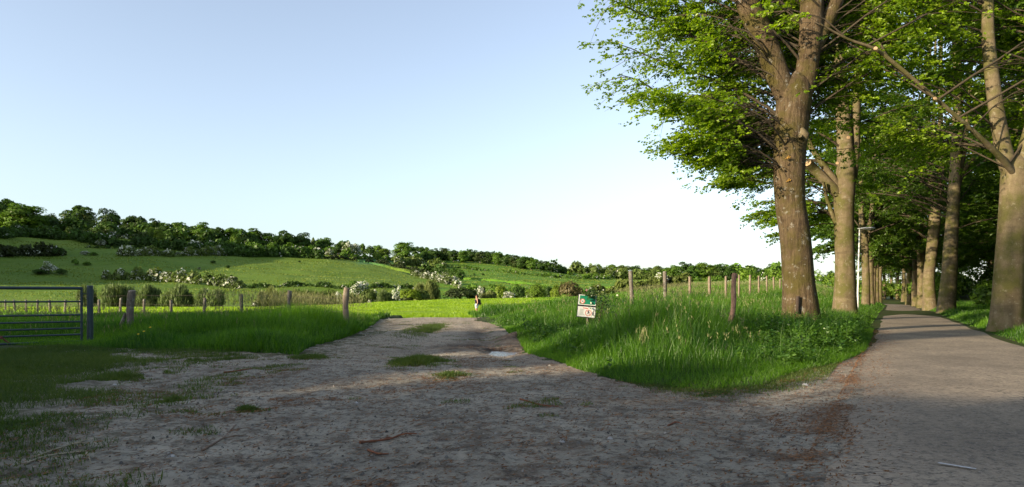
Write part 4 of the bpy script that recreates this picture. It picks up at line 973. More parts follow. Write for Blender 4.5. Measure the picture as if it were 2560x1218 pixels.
    for k, px, w, top, bot, c, lab, Y in (
        ('willow', 676, 60, 715, 768, WL, 'pale willow scrub left of the weathered fence post', 92), ('willow', 722, 56, 722, 768, WL, 'dull willow scrub behind the weathered fence post', 93), ('willow', 770, 64, 722, 765, OL, 'brownish scrub in the stream gap', 96),
        ('bush', 824, 50, 722, 764, OL, 'dark brownish thicket left of the lichen covered post', 98), ('thorn', 848, 22, 728, 752, OL, 'bright white hawthorn beside the lichen covered post', 97), ('thorn', 895, 52, 700, 745, MD, 'tall hawthorn with white top right of the lichen covered post', 140),
        ('willow', 880, 34, 733, 760, WG, 'small grey bush right of the lichen covered post', 99), ('bush', 922, 38, 721, 756, OL, 'brown leaved bush in the stream row', 108), ('thorn', 932, 24, 722, 752, OL, 'white thorn behind a brown leaved bush', 116), ('willow', 960, 38, 723, 757, WG, 'round grey green willow standing alone in the stream row', 107),
        ('thorn', 992, 28, 712, 740, MD, 'hawthorn with pale blossom above the brown bank', 135), ('bush', 1026, 50, 721, 754, YG, 'round yellow green bush left of the tallest willow', 108), ('bush', 1058, 40, 722, 754, OL, 'olive bush tucked under the tallest willow', 110), ('willow', 1082, 46, 698, 754, WL, 'tallest feathery willow of the stream row', 114), ('willow', 1052, 34, 704, 750, WL, 'slender willow beside the tallest one', 118),
        ('bush', 1152, 78, 718, 752, (.05, .075, .024, 1), 'wide dark bush left of the walking woman', 114), ('bush', 1180, 30, 723, 752, DK, 'dark end bush behind the walking woman', 118),
        ('thorn', 1205, 24, 714, 748, OL, 'white hawthorn right of the walking woman', 130), ('willow', 1225, 40, 726, 750, WL, 'pale low scrub right of the walking woman', 118), ('bush', 1252, 30, 710, 748, YG, 'yellow green bush in the right stream row', 128), ('thorn', 1272, 34, 728, 750, OL, 'low white hawthorn at the field edge', 117), ('bush', 1296, 40, 714, 748, DK, 'dark bush behind the low white hawthorn', 135),
        ('bush', 1338, 56, 708, 748, LT, 'light green bushy tree on the right field edge', 122), ('bush', 1372, 26, 714, 746, DK, 'dark bush left of the brownish tree', 135), ('bush', 1390, 30, 710, 746, YG, 'yellow green bush touching the brownish tree', 128), ('bush', 1424, 62, 702, 748, (.12, .105, .042, 1), 'brownish round tree left of the sign', 120), ('thorn', 1322, 14, 716, 740, OL, 'slim white thorn behind the light green bushy tree', 138)):
        strm(k, px, w, top, bot, c, lab, Y, 'hawthorn_bush' if k == 'thorn' else ('willow_bush' if k == 'willow' else 'bush'))
hill_trees()
def hedge(name, pts, wpx, hpx, n, col, label, white=0.0, cat='hedge', ymin=118, seed=0, ys=None, q=70, olive=0.):
    """clipped or rough hedge along photo points laid on the terrain"""
    rng = np.random.default_rng(200 + seed); n = int(n * 1.7); q = int(q * .75)
    W = np.array([hit(a, b, ymin) if ys is None else ((a - CX) / F * y_, y_, z1((a - CX) / F * y_, y_)) for (a, b), y_ in zip(pts, ys or [0] * len(pts))])
    d = np.r_[0, np.cumsum(np.linalg.norm(np.diff(W, axis=0), axis=1))]
    s = np.sort(rng.uniform(0, d[-1], n)); C = np.stack([np.interp(s, d, W[:, k]) for k in range(3)], -1)
    k = C[:, 1] / F; hh = hpx * k * rng.uniform(.55, 1.1, n) * (1 + .35 * np.sin(s / d[-1] * 40 + seed))
    C[:, :2] += rng.normal(0, .28, (n, 2)) * (wpx * k)[:, None]
    C[:, 2] = zt(C[:, 0], C[:, 1]) + hh * np.where(rng.random(n) < .35, .12, .42)
    R = np.stack([hh * .45, hh * .45, hh * .50], -1) * rng.uniform(.5, 1.1, (n, 1))
    V, Q, t, m = lumps(C, R, q, hh * .13, rng, wf=rng.random(n) < white if white else None, wthr=.42)
    o = link(name, new_mesh(name, V - W[0], Q, [M_FAR, M_BLOS], m, t), loc=tuple(W[0]), label=label, cat=cat, group='hedges on the hillside')
    o.color = col
    return o
def hedges():
    h = hedge
    h('thicket', [(-60, 566), (40, 572), (150, 580), (260, 588), (350, 592), (420, 600)], 14, 34, 190, DK, 'dark undergrowth between the trunks of the left ridge trees', .0, cat='thicket', seed=31)
    h('thicket', [(420, 602), (500, 608), (600, 614), (700, 620), (800, 630), (880, 640)], 14, 31, 200, DK, 'dark undergrowth under the middle ridge trees', .0, cat='thicket', seed=32)
    h('thicket', [(1000, 656), (1080, 652), (1200, 655), (1300, 665), (1380, 680), (1420, 686)], 10, 24, 210, DK, 'dark lower edge of the long ridge wood', .02, cat='thicket', seed=33)
    h('thicket', [(615, 0), (700, 0), (780, 0), (860, 0), (940, 0), (1010, 0), (1070, 0)], 20, 26, 170, (.10, .125, .045, 1), 'brownish green scrub along the stream below the big pasture', .14, cat='thicket', seed=36, ys=[104, 108, 112, 116, 122, 126, 130])
    h('thicket', [(1650, 0), (1720, 0), (1800, 0), (1900, 0), (1950, 0)], 20, 34, 130, MD, 'green undergrowth of the big clump beyond the meadow', .06, cat='thicket', seed=34, ys=[415, 410, 405, 400, 400])
    h('thicket', [(1420, 0), (1500, 0), (1580, 0), (1660, 0)], 20, 26, 110, OL, 'olive undergrowth of the far mixed wood', .1, cat='thicket', seed=35, ys=[500, 505, 505, 500])
    h('hedge', [(-60, 592), (60, 592), (160, 600), (260, 612), (340, 618), (410, 622)], 26, 26, 330, DK, 'thick dark hedge band under the left ridge trees', .06, seed=1)
    h('hedge', [(-60, 576), (60, 580), (160, 586), (260, 596), (340, 600), (400, 606)], 18, 20, 170, (.045, .075, .018, 1), 'upper strip of scrub between dark hedge and ridge trees', .14, seed=2)
    h('thicket', [(-40, 640), (40, 640), (110, 638), (150, 640)], 18, 28, 90, (.04, .055, .016, 1), 'dark thicket at the left edge below the upper meadow', .05, cat='thicket', seed=3)
    h('hedge', [(210, 620), (300, 622), (350, 626)], 4, 8, 60, DK, 'thin low hedge under the upper meadow', .05, seed=4)
    h('hedge', [(292, 640), (350, 640), (420, 641), (500, 640), (572, 639)], 14, 22, 150, OL, 'hedge white with hawthorn blossom above the pasture', .62, seed=5)
    h('hedge', [(400, 622), (470, 628), (560, 632), (640, 636)], 18, 24, 180, DK, 'dark scrub behind the white blossom hedge', .05, seed=6)
    h('hedge', [(560, 640), (640, 642), (740, 643), (800, 647)], 10, 24, 190, DK, 'dark hedge along the top of the big pasture', .04, seed=7)
    h('hedge', [(560, 618), (640, 624), (720, 628), (800, 636), (870, 642)], 14, 18, 160, MD, 'green scrub strip behind the dark pasture hedge', .1, seed=18)
    h('hedge', [(790, 646), (870, 650), (930, 656), (990, 668), (1040, 680), (1066, 690)], 7, 12, 190, (.032, .05, .014, 1), 'narrow dark hedge sloping down beside the blue green field', .03, seed=8)
    h('hedge', [(855, 646), (920, 648), (985, 652), (1040, 660)], 8, 14, 110, MD, 'scrub edge above the blue green field', .12, seed=19)
    h('hedge', [(262, 698), (320, 700), (380, 702), (440, 706), (500, 712)], 10, 27, 130, OL, 'long white flecked hawthorn hedge across the shaded pasture', .45, seed=9)
    h('hedge', [(512, 712), (560, 718), (602, 722)], 10, 26, 60, (.08, .12, .03, 1), 'short hawthorn hedge ending at the shadow edge', .35, seed=10)
    h('hedge', [(610, 722), (680, 720), (760, 716), (840, 722), (920, 722), (1010, 722), (1080, 722)], 8, 13, 200, DK, 'dark hedge with white thorns at the foot of the big pasture', .22, seed=11)
    h('thicket', [(990, 662), (1030, 664), (1070, 668), (1110, 672)], 14, 20, 120, OL, 'blossoming thicket at the top of the gully', .25, cat='thicket', seed=12)
    h('thicket', [(1035, 690), (1060, 694), (1090, 704), (1120, 712)], 12, 17, 150, (.08, .115, .03, 1), 'white flowering scrub on the near side of the gully', .55, cat='thicket', seed=13)
    h('thicket', [(1060, 680), (1090, 684), (1130, 690), (1150, 700)], 12, 22, 120, DK, 'dark trees filling the gully between the two pastures', .08, cat='thicket', seed=14)
    h('thicket', [(1100, 696), (1120, 704), (1135, 714), (1150, 722)], 9, 17, 110, OL, 'cream blossom thorns on the far side of the gully', .6, cat='thicket', seed=15)
    h('hedge', [(1110, 668), (1160, 672), (1220, 678), (1300, 686), (1380, 694), (1450, 698), (1530, 700)], 6, 10, 210, MD, 'thin hedge line crossing the bright right pasture', .16, seed=16)
    h('hedge', [(1150, 734), (1220, 734), (1300, 735), (1390, 736), (1450, 736), (1540, 733)], 12, 20, 220, MD, 'valley hedge along the right side of the field', .2, seed=17)
    h('thicket', [(1420, 690), (1480, 694), (1540, 696)], 8, 12, 90, LT, 'pale flecked scrub below the far mixed wood', .3, cat='thicket', seed=20, ymin=300)
    # scrub behind the near right fence
    h('thicket', [(1490, 0), (1540, 0), (1600, 0), (1660, 0), (1720, 0)], 30, 36, 110, (.10, .13, .028, 1), 'yellow green scrub bank behind the sign and first fence posts', .02, cat='thicket', seed=21, ys=[70, 72, 76, 82, 92], q=150)
    h('hedge', [(1690, 0), (1780, 0), (1860, 0), (1960, 0), (2090, 0)], 8, 12, 110, MD, 'far low hedge beyond the meadow fence', .2, seed=22, ys=[380, 370, 360, 350, 350])
    # bank scrub along the right of the road
    for i, (s0, s1, l, hgt, n, lab) in enumerate(((16, 60, 8.0, 2.2, 90, 'green bramble bank behind the right row of beeches'), (30, 100, 12.5, 5.0, 110, 'dark shrub belt on the bank right of the road'), (100, 175, 6.5, 5, 90, 'green bushes closing the far end of the road on the right'))):
        rng = np.random.default_rng(300 + i); s = rng.uniform(s0, s1, n); ll = l + rng.normal(0, 1.0, n)
        if i == 2: ll = ll + road_mid(s) * .0
        x = TD[0] * s + TR[0] * ll; y = TD[1] * s + TR[1] * ll; hh = hgt * rng.uniform(.6, 1.1, n) * .5
        C = np.stack([x, y, zt(x, y) + hh * .7], -1); R = np.stack([hh * .9] * 3, -1)
        V, Q, t, m = lumps(C, R, 260, np.full(n, .17 + .05 * i), rng)
        o = link('shrub_bank', new_mesh('shrub_bank', V, Q, [M_FAR, M_BLOS], m, t), label=lab, cat='shrubs', group='shrubs along the road'); o.color = (MD, DK, MD)[i]
    rng = np.random.default_rng(311); n = 260; s = rng.uniform(14, 165, n); ll = 19 + rng.normal(0, 1.4, n); hz = rng.uniform(0, 1, n)
    x = TD[0] * s + TR[0] * ll; y = TD[1] * s + TR[1] * ll; hh = rng.uniform(1.2, 2.4, n)
    C = np.stack([x, y, zt(x, y) + 1 + hz * 12], -1); V, Q, t, m = lumps(C, np.stack([hh] * 3, -1), 230, np.full(n, .24), rng)
    o = link('shrub_bank', new_mesh('shrub_bank', V, Q, [M_FAR, M_BLOS], m, t), label='tall dark thicket closing the wood behind the right row of beeches', cat='shrubs', group='shrubs along the road'); o.color = (.03, .065, .012, 1)
    rng = np.random.default_rng(310); n = 60; s = rng.uniform(140, 175, n); ll = rng.uniform(-26, 8, n)
    x = TD[0] * s + TR[0] * ll; y = TD[1] * s + TR[1] * ll; hh = rng.uniform(1.2, 2.6, n)
    C = np.stack([x, y, zt(x, y) + hh * .7], -1); V, Q, t, m = lumps(C, np.stack([hh] * 3, -1), 200, np.full(n, .3), rng)
    o = link('shrub_bank', new_mesh('shrub_bank', V, Q, [M_FAR, M_BLOS], m, t), label='pale green bushes seen through the bright gap at the end of the road', cat='shrubs', group='shrubs along the road'); o.color = LT
hedges()
# unseen trees at the left and behind, placed and sized to shade the track
def shade_row():
    rng = np.random.default_rng(77)
    spec = []
    prof = ([-40, -8, 0, 5.0, 6.4, 8.2, 10.2, 15, 17.5, 20, 28, 32, 37], [13.0, 12.0, 11.4, 11.4, 10.8, 10.8, 12.8, 13.6, 12.8, 11.9, 11.7, 11.5, 9.5])
    for p in np.arange(-34, 37, 3.1): spec.append((p, -30 + rng.uniform(-2, 2), float(np.interp(p, *prof)) * rng.uniform(.93, 1.05), 'round', 7.0))
    for p in np.arange(-32.4, 36, 3.4): spec.append((p, -37 + rng.uniform(-2, 2), float(np.interp(p, *prof)) + 1.8, 'tall', 7.5))
    for p, h, w, kd in ((9.3, 22, 2.3, 'round'), (1.5, 16, 4.5, 'gappy'), (-4, 17, 5, 'gappy')): spec.append((p, -33, h, kd, w))  # extra trees added to shade one beech trunk and mottle the road
    for p, q, h, kd, w in spec:
        x, y = LX * q - LY * p, LY * q + LX * p
        t = ftree(kd, 0, 1, 0, 1, DK, 'unseen tree left of and behind the viewer, placed to shade the scene', group='trees out of the frame placed to cast the evening shade', at3=(x, y, z1(x, y)), name='shade_tree')
        w = w * rng.uniform(.85, 1.05); t.scale = (w, w, h * .915)
shade_row()
# ------------------------------------------------------------------ fences, gate, sign, lamp, woman
def m_wood(name, c1, c2, lich=(.33, .34, .28)):
    b = mat(name); v = objc(b); g = noise(b, scaled(b, v, (30, 30, 3)), 1, 6, .7); n = noise(b, v, 7, 5, .7, 3); p = noise(b, v, 16, 4, .7, 5)
    c = mixc(b, rng_(b, g, .3, .7), c1, c2); c = mixc(b, rng_(b, n, .52, .66, 0, .6), c, lich); c = mixc(b, rng_(b, p, .58, .66, 0, .6), c, [x * .4 for x in c1])
    return finish(b, c, .9, bump(b, g, .9, .012), 0, .1)
M_POST = m_wood('weathered_post', (.085, .07, .055), (.19, .165, .135))
M_POSTW = m_wood('warm_split_post', (.14, .11, .078), (.28, .22, .155), (.27, .25, .2))
M_STAKE = m_wood('red_brown_stake', (.11, .06, .042), (.34, .22, .16), (.07, .035, .025))
M_WIRE = m_plain('rusty_wire', (.10, .075, .06), .7, .2, 20, .6)
def post_mesh(name, h, r, seed, m, lean=(0, 0), knots=0.):
    rng = np.random.default_rng(seed); n = 14; z = np.linspace(-.3, h, n)
    P = np.c_[lean[0] * z / h + knots * .5 * np.sin(z * 5 + seed), lean[1] * z / h + knots * .3 * np.cos(z * 4 + seed), z]
    R = r * (1 + .06 * np.sin(z * 7 + seed) + knots * rng.normal(0, 1, n)); mb = MB(); k = 12
    V, Q = tubes(P[None], R[None], k, (0, 1, 0.001)); V = V.reshape(n, k, 3)
    a = np.arange(k) * 2 * np.pi / k; f = 1 + .09 * np.sin(2 * a + seed) + .06 * np.sin(5 * a + 2 * seed)
    V = P[:, None] + (V - P[:, None]) * f[None, :, None]
    V[-1, :, 2] += .02 * np.cos(a + seed)
    mb.add(V.reshape(-1, 3), Q)
    W = V[-1]; c = W.mean(0) + (0, 0, .012); mb.add(np.vstack([W, c[None]]), [((2 * i) % k, (2 * i + 1) % k, (2 * i + 2) % k, k) for i in range(k // 2)])
    return mb.mesh(name, m)
def wires(mb, pts, heights, r=.0035, sag=.03):
    for h in heights:
        for a, b in zip(pts[:-1], pts[1:]):
            t = np.linspace(0, 1, 6); P = np.outer(1 - t, a) + np.outer(t, b); P[:, 2] += h - sag * 4 * t * (1 - t)
            mb.tube(P, np.full(6, r), 4, cap=False)
def fences():
    ms = [post_mesh('post', 1.15, .065, s_, M_POST, ((-1) ** s_ * .03, 0)) for s_ in range(4)]
    f = thing('wire_fence', (FENCE0[0], FENCE0[1], 0), 'wooden post and wire fence running from the track away behind the gate', 'fence')
    tops = [720, 727, 735, 745, 750, 748, 745, 749, 750, 750, 750, 750, 750, 750, 750, 750, 750, 750, 750]
    pts = []
    for k in range(1, 19):
        x = FENCE0[0] + FENCED[0] * k; y = FENCE0[1] + FENCED[1] * k; zb = z1(x, y)
        o = link('post', ms[k % 4], f, (x - FENCE0[0], y - FENCE0[1], zb)); hz = (H + (HZ - tops[k]) * y / F - zb) / 1.15
        o.scale = (1, 1, hz); o.rotation_euler = (.03 * math.sin(k * 2.1), .05 * math.sin(k * 1.3), k); pts.append(np.array((x - FENCE0[0], y - FENCE0[1], zb)))
    x, y = FENCE0; zb = z1(x, y); hz = H + (HZ - 720) * y / F - zb
    link('post', post_mesh('post', hz, .078, 7, M_POSTW, (.02, 0), .04), f, (0, 0, zb))['label'] = 'stout post flecked with pale lichen'
    pts = [np.array((0, 0, zb))] + pts
    mb = MB(); wires(mb, pts, (.55, .95)); mb.obj('wire', M_WIRE, f)
    # right fence
    P0 = (3.87, 22.0); D = (1.85, 3.5)
    f = thing('wire_fence', (P0[0], P0[1], 0), 'row of sunlit wooden fence posts climbing the meadow toward the forked trunk', 'fence')
    tops = [680, 680, 692, 692, 691, 688, 688, 690, 690, 693, 697, 698]
    mp = [post_mesh('post', 1.3, .062, 20 + s_, M_POSTW, ((-1) ** s_ * .03, 0)) for s_ in range(3)]
    pts = []
    for k in range(12):
        x = P0[0] + D[0] * k; y = P0[1] + D[1] * k; zb = z1(x, y); hz = (H + (HZ - tops[k]) * y / F - zb) / 1.3
        o = link('post', (post_mesh('post', 1.3, .07, 30 + k, M_POST, (-.04, 0), .02) if k < 2 else mp[k % 3]), f, (x - P0[0], y - P0[1], zb)); o.scale = (1, 1, max(.6, hz)); o.rotation_euler.z = k
        pts.append(np.array((x - P0[0], y - P0[1], zb)))
        if k == 0: o['label'] = 'grey tall fence post'
        if k == 1: o['label'] = 'grey fence post with tangled wire at its top'
    mb = MB(); wires(mb, pts, (.5, .85, 1.1)); mb.obj('wire', M_WIRE, f)
    mb = MB(); t = np.linspace(0, 14, 40); c = pts[1] + (0, 0, 1.15); mb.tube(c + np.c_[.14 * np.sin(t) * np.sin(t * .37), -.08 + .08 * np.cos(t), .10 * np.sin(t * .8)], np.full(40, .008), 4); mb.obj('wire_tangle', M_WIRE, f)
    # leaning stake near the tree
    Y = 15.2; x = (1822 - CX) / F * Y; zb = z1(x, Y); h = H + (HZ - 686) * Y / F - zb
    me = post_mesh('stake', h, .058, 5, M_STAKE, (.16, 0), .07); mb = MB()
    o = link('wooden_stake', me, None, (x, Y, zb), 'leaning reddish brown stake with peeling bark before the forked tree', 'stake')
    # strainer post by the gate with its broken brace
    Y = 17.2; x = (325 - CX) / F * Y; zb = z1(x, Y); h = H + (HZ - 727) * Y / F - zb
    t = thing('strainer_post', (x, Y, zb), 'thick dark wooden post with a broken brace, right of the gate', 'post')
    link('post', post_mesh('post', h, .082, 8, M_POST, (.035, 0), .03), t)
    mb = MB(); mb.tube([(-.32, -.05, -.1), (-.16, -.03, .28), (-.10, -.02, .46)], [.045, .045, .04], 8); mb.obj('brace', M_POST, t)
    # post in the dirt at the foot of the forked tree's shade: short grey marker
fences()
def gate():
    b = mat('galvanised_blue_grey'); v = objc(b); n = noise(b, v, 9, 5, .7); r = noise(b, v, 3, 5, .7, 4)
    c = mixc(b, rng_(b, n, .3, .7), (.028, .044, .050), (.05, .074, .082)); c = mixc(b, rng_(b, r, .58, .7, 0, .5), c, (.09, .06, .045))
    M = finish(b, c, .5, bump(b, n, .2, .003), .35, .4)
    M_RUST = m_plain('rusty_latch', (.14, .05, .035), .8, .3, 30)
    A = np.array((-9.42, 15.0, 0)); Dv = np.array((-.78, -.62, 0)); Dv = Dv / np.linalg.norm(Dv); Ln = 4.2
    def pt(u, z): return tuple(Dv * u + np.array((0, 0, z)))
    zg = lambda py, Y=15.0: H + (HZ - py) * Y / F
    t = thing('field_gate', (A[0], A[1], 0), 'blue grey tubular metal field gate at the left edge', 'gate')
    bars = [(721, .034, 0), (754, .019, 0), (787, .019, 0), (804, .019, 0), (820.5, .019, 0), (836, .019, 0), (853.5, .024, 0)]
    for py, r, _ in bars:
        z = zg(py); mb = MB(); u = np.linspace(.03, Ln - .03, 9)
        mb.tube([pt(a, z - .004 * math.sin(a)) for a in u], np.full(9, r), 12); mb.obj('rail', M, t)
    for u in (.03, Ln): 
        mb = MB(); mb.tube([pt(u, zg(859)), pt(u, zg(718.5))], [.026, .026], 12); mb.obj('stile', M, t)
    mb = MB(); mb.tube([pt(1.45, zg(836)), pt(1.38, zg(845)), pt(1.30, zg(852))], [.012, .02, .012], 6); mb.box(pt(1.46, zg(838)), (.09, .03, .07)); mb.obj('drop_bolt', M_RUST, t)
    mb = MB(); mb.tube([pt(.06, zg(735)), pt(-.10, zg(735))], [.012, .012], 6); mb.obj('latch', M, t)
    p = thing('gate_post', (A[0] + .12, A[1] + .05, 0), 'round blue grey steel post the metal gate closes against', 'gate post')
    mb = MB(); mb.tube([(0, 0, -.4), (0, 0, 1.255)], [.062, .062], 16); mb.obj('post', M, p)
    mb = MB(); mb.tube([(0, 0, 1.25), (0, 0, 1.272)], [.066, .058], 16); mb.obj('cap', M, p)
    mb = MB(); mb.tube([(0, 0, .98), (0, 0, 1.0)], [.067, .067], 16); mb.obj('band', M, p)
gate()
def sign():
    Y = 16.0; x = (1467 - CX) / F * Y; zb = z1(x, Y); k = Y / F
    t = thing('notice_board', (x, Y, zb), 'tilted small board, green panel over white panel, in the tall grass', 'sign')
    M_FR = m_plain('black_frame', (.018, .018, .022), .5, .3, 30); M_GR = m_plain('green_panel', (.008, .17, .085), .45, .1, 12); M_WH = m_plain('white_panel', (.56, .57, .50), .5, .14, 14)
    M_RED = m_plain('red_print', (.48, .085, .06), .5, .1, 20); M_INK = m_plain('dark_print', (.02, .025, .04), .5, .1, 20); M_GREY = m_plain('grey_print', (.17, .20, .17), .6, .2, 20)
    c0 = np.array((0, 0, H + (HZ - 765.5) * k - zb)); a = rad(5.2); ca, sa = math.cos(a), math.sin(a)
    U = np.array((ca, 0, -sa)); W = np.array((sa, 0, ca))      # board axes, tilted clockwise
    R = np.stack([U, np.array((0, 1, 0)), W], 1)
    def L(u, w, d=0.0): return c0 + U * u * k + W * w * k + np.array((0, -d, 0))     # u, w in photo pixels
    mb = MB(); mb.tube([(.02, .035, -.4), (.02, .035, c0[2] + .2)], [.028, .028], 10); mb.obj('stake', M_POST, t)
    mb = MB(); mb.box(L(0, 0, 0), (47 * k, .022, 58 * k), 0, R); fr = mb.obj('frame', M_FR, t, smooth=False)
    mb = MB(); mb.box(L(0, 15, .013), (44 * k, .008, 25 * k), 0, R); wb = mb.obj('panel_border', M_WH, t, smooth=False)
    mb = MB(); mb.box(L(.3, 15.2, .018), (39.5 * k, .006, 21.5 * k), 0, R); gp = mb.obj('green_panel', M_GR, t, smooth=False)
    mb = MB(); mb.box(L(0, -14.5, .013), (44 * k, .008, 25.5 * k), 0, R); wp = mb.obj('white_panel', M_WH, t, smooth=False)
    def disc(mb, u, w, r, d, r0=0.0, n=24):
        an = np.arange(n) * 2 * np.pi / n
        if r0 == 0:
            V = [L(u + r * math.cos(q), w + r * math.sin(q), d) for q in an] + [L(u, w, d)]
            mb.add(V, [((2 * i) % n, (2 * i + 1) % n, (2 * i + 2) % n, n) for i in range(n // 2)])
        else:
            V = [L(u + r * math.cos(q), w + r * math.sin(q), d) for q in an] + [L(u + r0 * math.cos(q), w + r0 * math.sin(q), d) for q in an]
            mb.add(V, [(i, (i + 1) % n, n + (i + 1) % n, n + i) for i in range(n)])
    def bar(mb, u0, w0, u1, w1, th, d):
        e = np.array((u1 - u0, w1 - w0)); n = np.array((-e[1], e[0])) / np.hypot(*e) * th / 2
        mb.add([L(u0 - n[0], w0 - n[1], d), L(u1 - n[0], w1 - n[1], d), L(u1 + n[0], w1 + n[1], d), L(u0 + n[0], w0 + n[1], d)], [(0, 1, 2, 3)])
    mb = MB(); disc(mb, -12, 11.5, 5.6, .0225); mb.obj('emblem_ground', M_WH, gp, smooth=False)
    mb = MB(); disc(mb, -12, 11.5, 6.3, .0235, 4.6); bar(mb, -15.2, 14.6, -8.8, 8.4, .9, .0236); mb.obj('emblem_ring', M_RED, gp, smooth=False)
    mb = MB()
    for q in ((-14.5, 12.6, -12, 11.4, 1.6), (-12, 11.4, -9.6, 12.8, 1.6), (-13.5, 10.2, -11.8, 11.6, 1.2), (-10.5, 10.4, -12, 11.5, 1.2)): bar(mb, *q, .0245)
    mb.obj('emblem_figure', M_INK, gp, smooth=False)
    mb = MB(); bar(mb, -9.5, -5.2, 4, -5.6, 2.2, .0195); mb.obj('heading', M_RED, wp, smooth=False)
    mb = MB(); disc(mb, 5.2, -16.5, 8.0, .0195, 6.7); bar(mb, 1, -11.5, 9.6, -21.6, 1.2, .0197); mb.obj('prohibition_ring', M_RED, wp, smooth=False)
    mb = MB(); disc(mb, 5.4, -11.8, 1.4, .0200, n=12); bar(mb, 5.4, -13, 6, -17, 2.2, .0201); bar(mb, 3, -19.5, 4.4, -17.6, 1.4, .0202); bar(mb, 7.6, -19.5, 6.4, -17.6, 1.4, .0203); bar(mb, 3.2, -15.4, 8, -14.8, 1.1, .0204)
    mb.obj('pictogram', M_INK, wp, smooth=False)
    mb = MB()
    for u0, w0, u1, w1, th in ((17.2, -9, 19.4, -9, 1.8), (16.2, -12.2, 19.6, -12.2, 2.0), (14.6, -15.2, 19.6, -15.6, 2.4), (15.4, -18.4, 19.6, -18.4, 2.0), (15.6, -21.2, 19.8, -21.2, 2.0), (15.2, -14, 16, -21, 1.5)): bar(mb, u0, w0, u1, w1, th, .0196 + .0001 * th)
    mb.obj('dark_marks', M_INK, wp, smooth=False)
    mb = MB(); rg = np.random.default_rng(4)
    for i in range(7): w_ = -8.4 - 2.2 * i; bar(mb, -18 + rg.uniform(0, 2), w_, -5 + rg.uniform(-4, 1), w_ - .3, .7, .0195)
    bar(mb, 7, -5.6, 17, -6.0, .9, .0195); mb.obj('small_lettering', M_GREY, wp, smooth=False)
    # bramble over the top and right of the board
    rng = np.random.default_rng(6); MBr = m_leaf('bramble_leaves', (.022, .055, .012), (.06, .12, .02), .3, None, gloss=.25)
    n = 900; g = rng.random(n)
    P = np.where((g < .42)[:, None], np.array((.07, -.05, c0[2] + .29)) + rng.normal(0, 1, (n, 3)) * (.075, .07, .07), np.array((.42, .05, c0[2] + .02)) + rng.normal(0, 1, (n, 3)) * (.16, .12, .17))
    d = nrm(rng.normal(0, 1, (n, 3)) * (1, 1, .6)); nn = nrm(rng.normal(0, .7, (n, 3)) + (0, -.4, 1)); s_ = nrm(np.cross(nn, d)); l = rng.uniform(.03, .06, n)[:, None]
    V = np.stack([P, P + d * l * .5 + s_ * l * .42, P + d * l, P + d * l * .5 - s_ * l * .42], 1).reshape(-1, 3)
    bt = thing('bramble', (x, Y, zb), 'leafy dark bramble with a pink flower growing over the board', 'plant')
    link('leaves', new_mesh('leaves', V, np.arange(n * 4).reshape(n, 4), MBr, tint=rng.random(n)), bt)
    mb = MB()
    for e in ((.05, -.03, c0[2] + .36), (.40, .02, c0[2] + .15), (.52, .04, c0[2] - .05), (.36, .05, c0[2] + .05)): mb.tube(resample([(.25, .06, -.05), (.24 + e[0] * .2, .05, c0[2] * .6), e], 8), np.linspace(.007, .003, 8), 5)
    mb.obj('stem', M_TWIG, bt)
    M_PK = m_plain('pink_petals', (.55, .28, .27), .7, .15, 40); mb = MB(); c = np.array((-.015, -.10, c0[2] + .375))
    for i in range(5): q = i * 1.2566; d = np.array((math.cos(q), -.3, math.sin(q))) * .02; mb.tube([c, c + d * .6, c + d * 1.3], [.006, .014, .005], 6)
    mb.obj('flower', M_PK, bt)
sign()
def lamps():
    M = m_plain('pale_grey_pole', (.60, .61, .56), .5, .08, 6, .2); M_H = m_plain('lamp_housing', (.60, .60, .57), .5, .08, 10); M_D = m_plain('lamp_cover', (.62, .62, .58), .3, .05, 10)
    def lamp(px, Y, top, lean, label):
        x = (px - CX) / F * Y; zb = z1(x, Y); hh = H + (HZ - top) * Y / F - zb
        t = thing('street_lamp', (x, Y, zb), label, 'street lamp', 'street lamps along the avenue')
        mb = MB(); mb.tube([(0, 0, -.3), (lean * .2, 0, 1.0), (lean * .22, 0, 1.02), (lean, 0, hh)], [.075, .075, .052, .036], 12); mb.obj('pole', M, t)
        mb = MB(); xs = np.linspace(-.13, .90, 14); w = np.array([.03, .055, .07, .085, .10, .115, .125, .13, .132, .13, .125, .11, .085, .03])
        for zz, s_, m_ in ((0, 1, 'h'),):
            V = []; k = 14
            for xx, ww in zip(xs, w):
                an = np.arange(k) * 2 * np.pi / k
                V += [(lean + xx, ww * math.cos(q), hh + .05 + (.075 if math.sin(q) > 0 else .03) * math.sin(q) * (ww / .13) ** .6 + .03 * xx) for q in an]
            idx = np.arange(len(xs) * k).reshape(-1, k); A, B = idx[:-1], idx[1:]
            Q = np.stack([A, np.roll(A, -1, 1), np.roll(B, -1, 1), B], -1).reshape(-1, 4); mb.add(V, Q)
        hd = mb.obj('lamp_head', M_H, t)
        mb = MB(); mb.tube([(lean + .25, 0, hh + .024), (lean + .5, 0, hh + .018), (lean + .82, 0, hh + .036)], [.03, .05, .025], 10); mb.obj('lamp_cover', M_D, hd)
        return t
    a = lamp(2143, 40, 574, .14, 'slim pale street lamp with a long flat head beside the pale beech')
    c = copy_tree(a); Y = 118; x = (2194 - CX) / F * Y; c.location = (x, Y, z1(x, Y)); c['label'] = 'tiny far street lamp near the end of the tunnel of leaves'; c.scale = (1, 1, .8)
lamps()
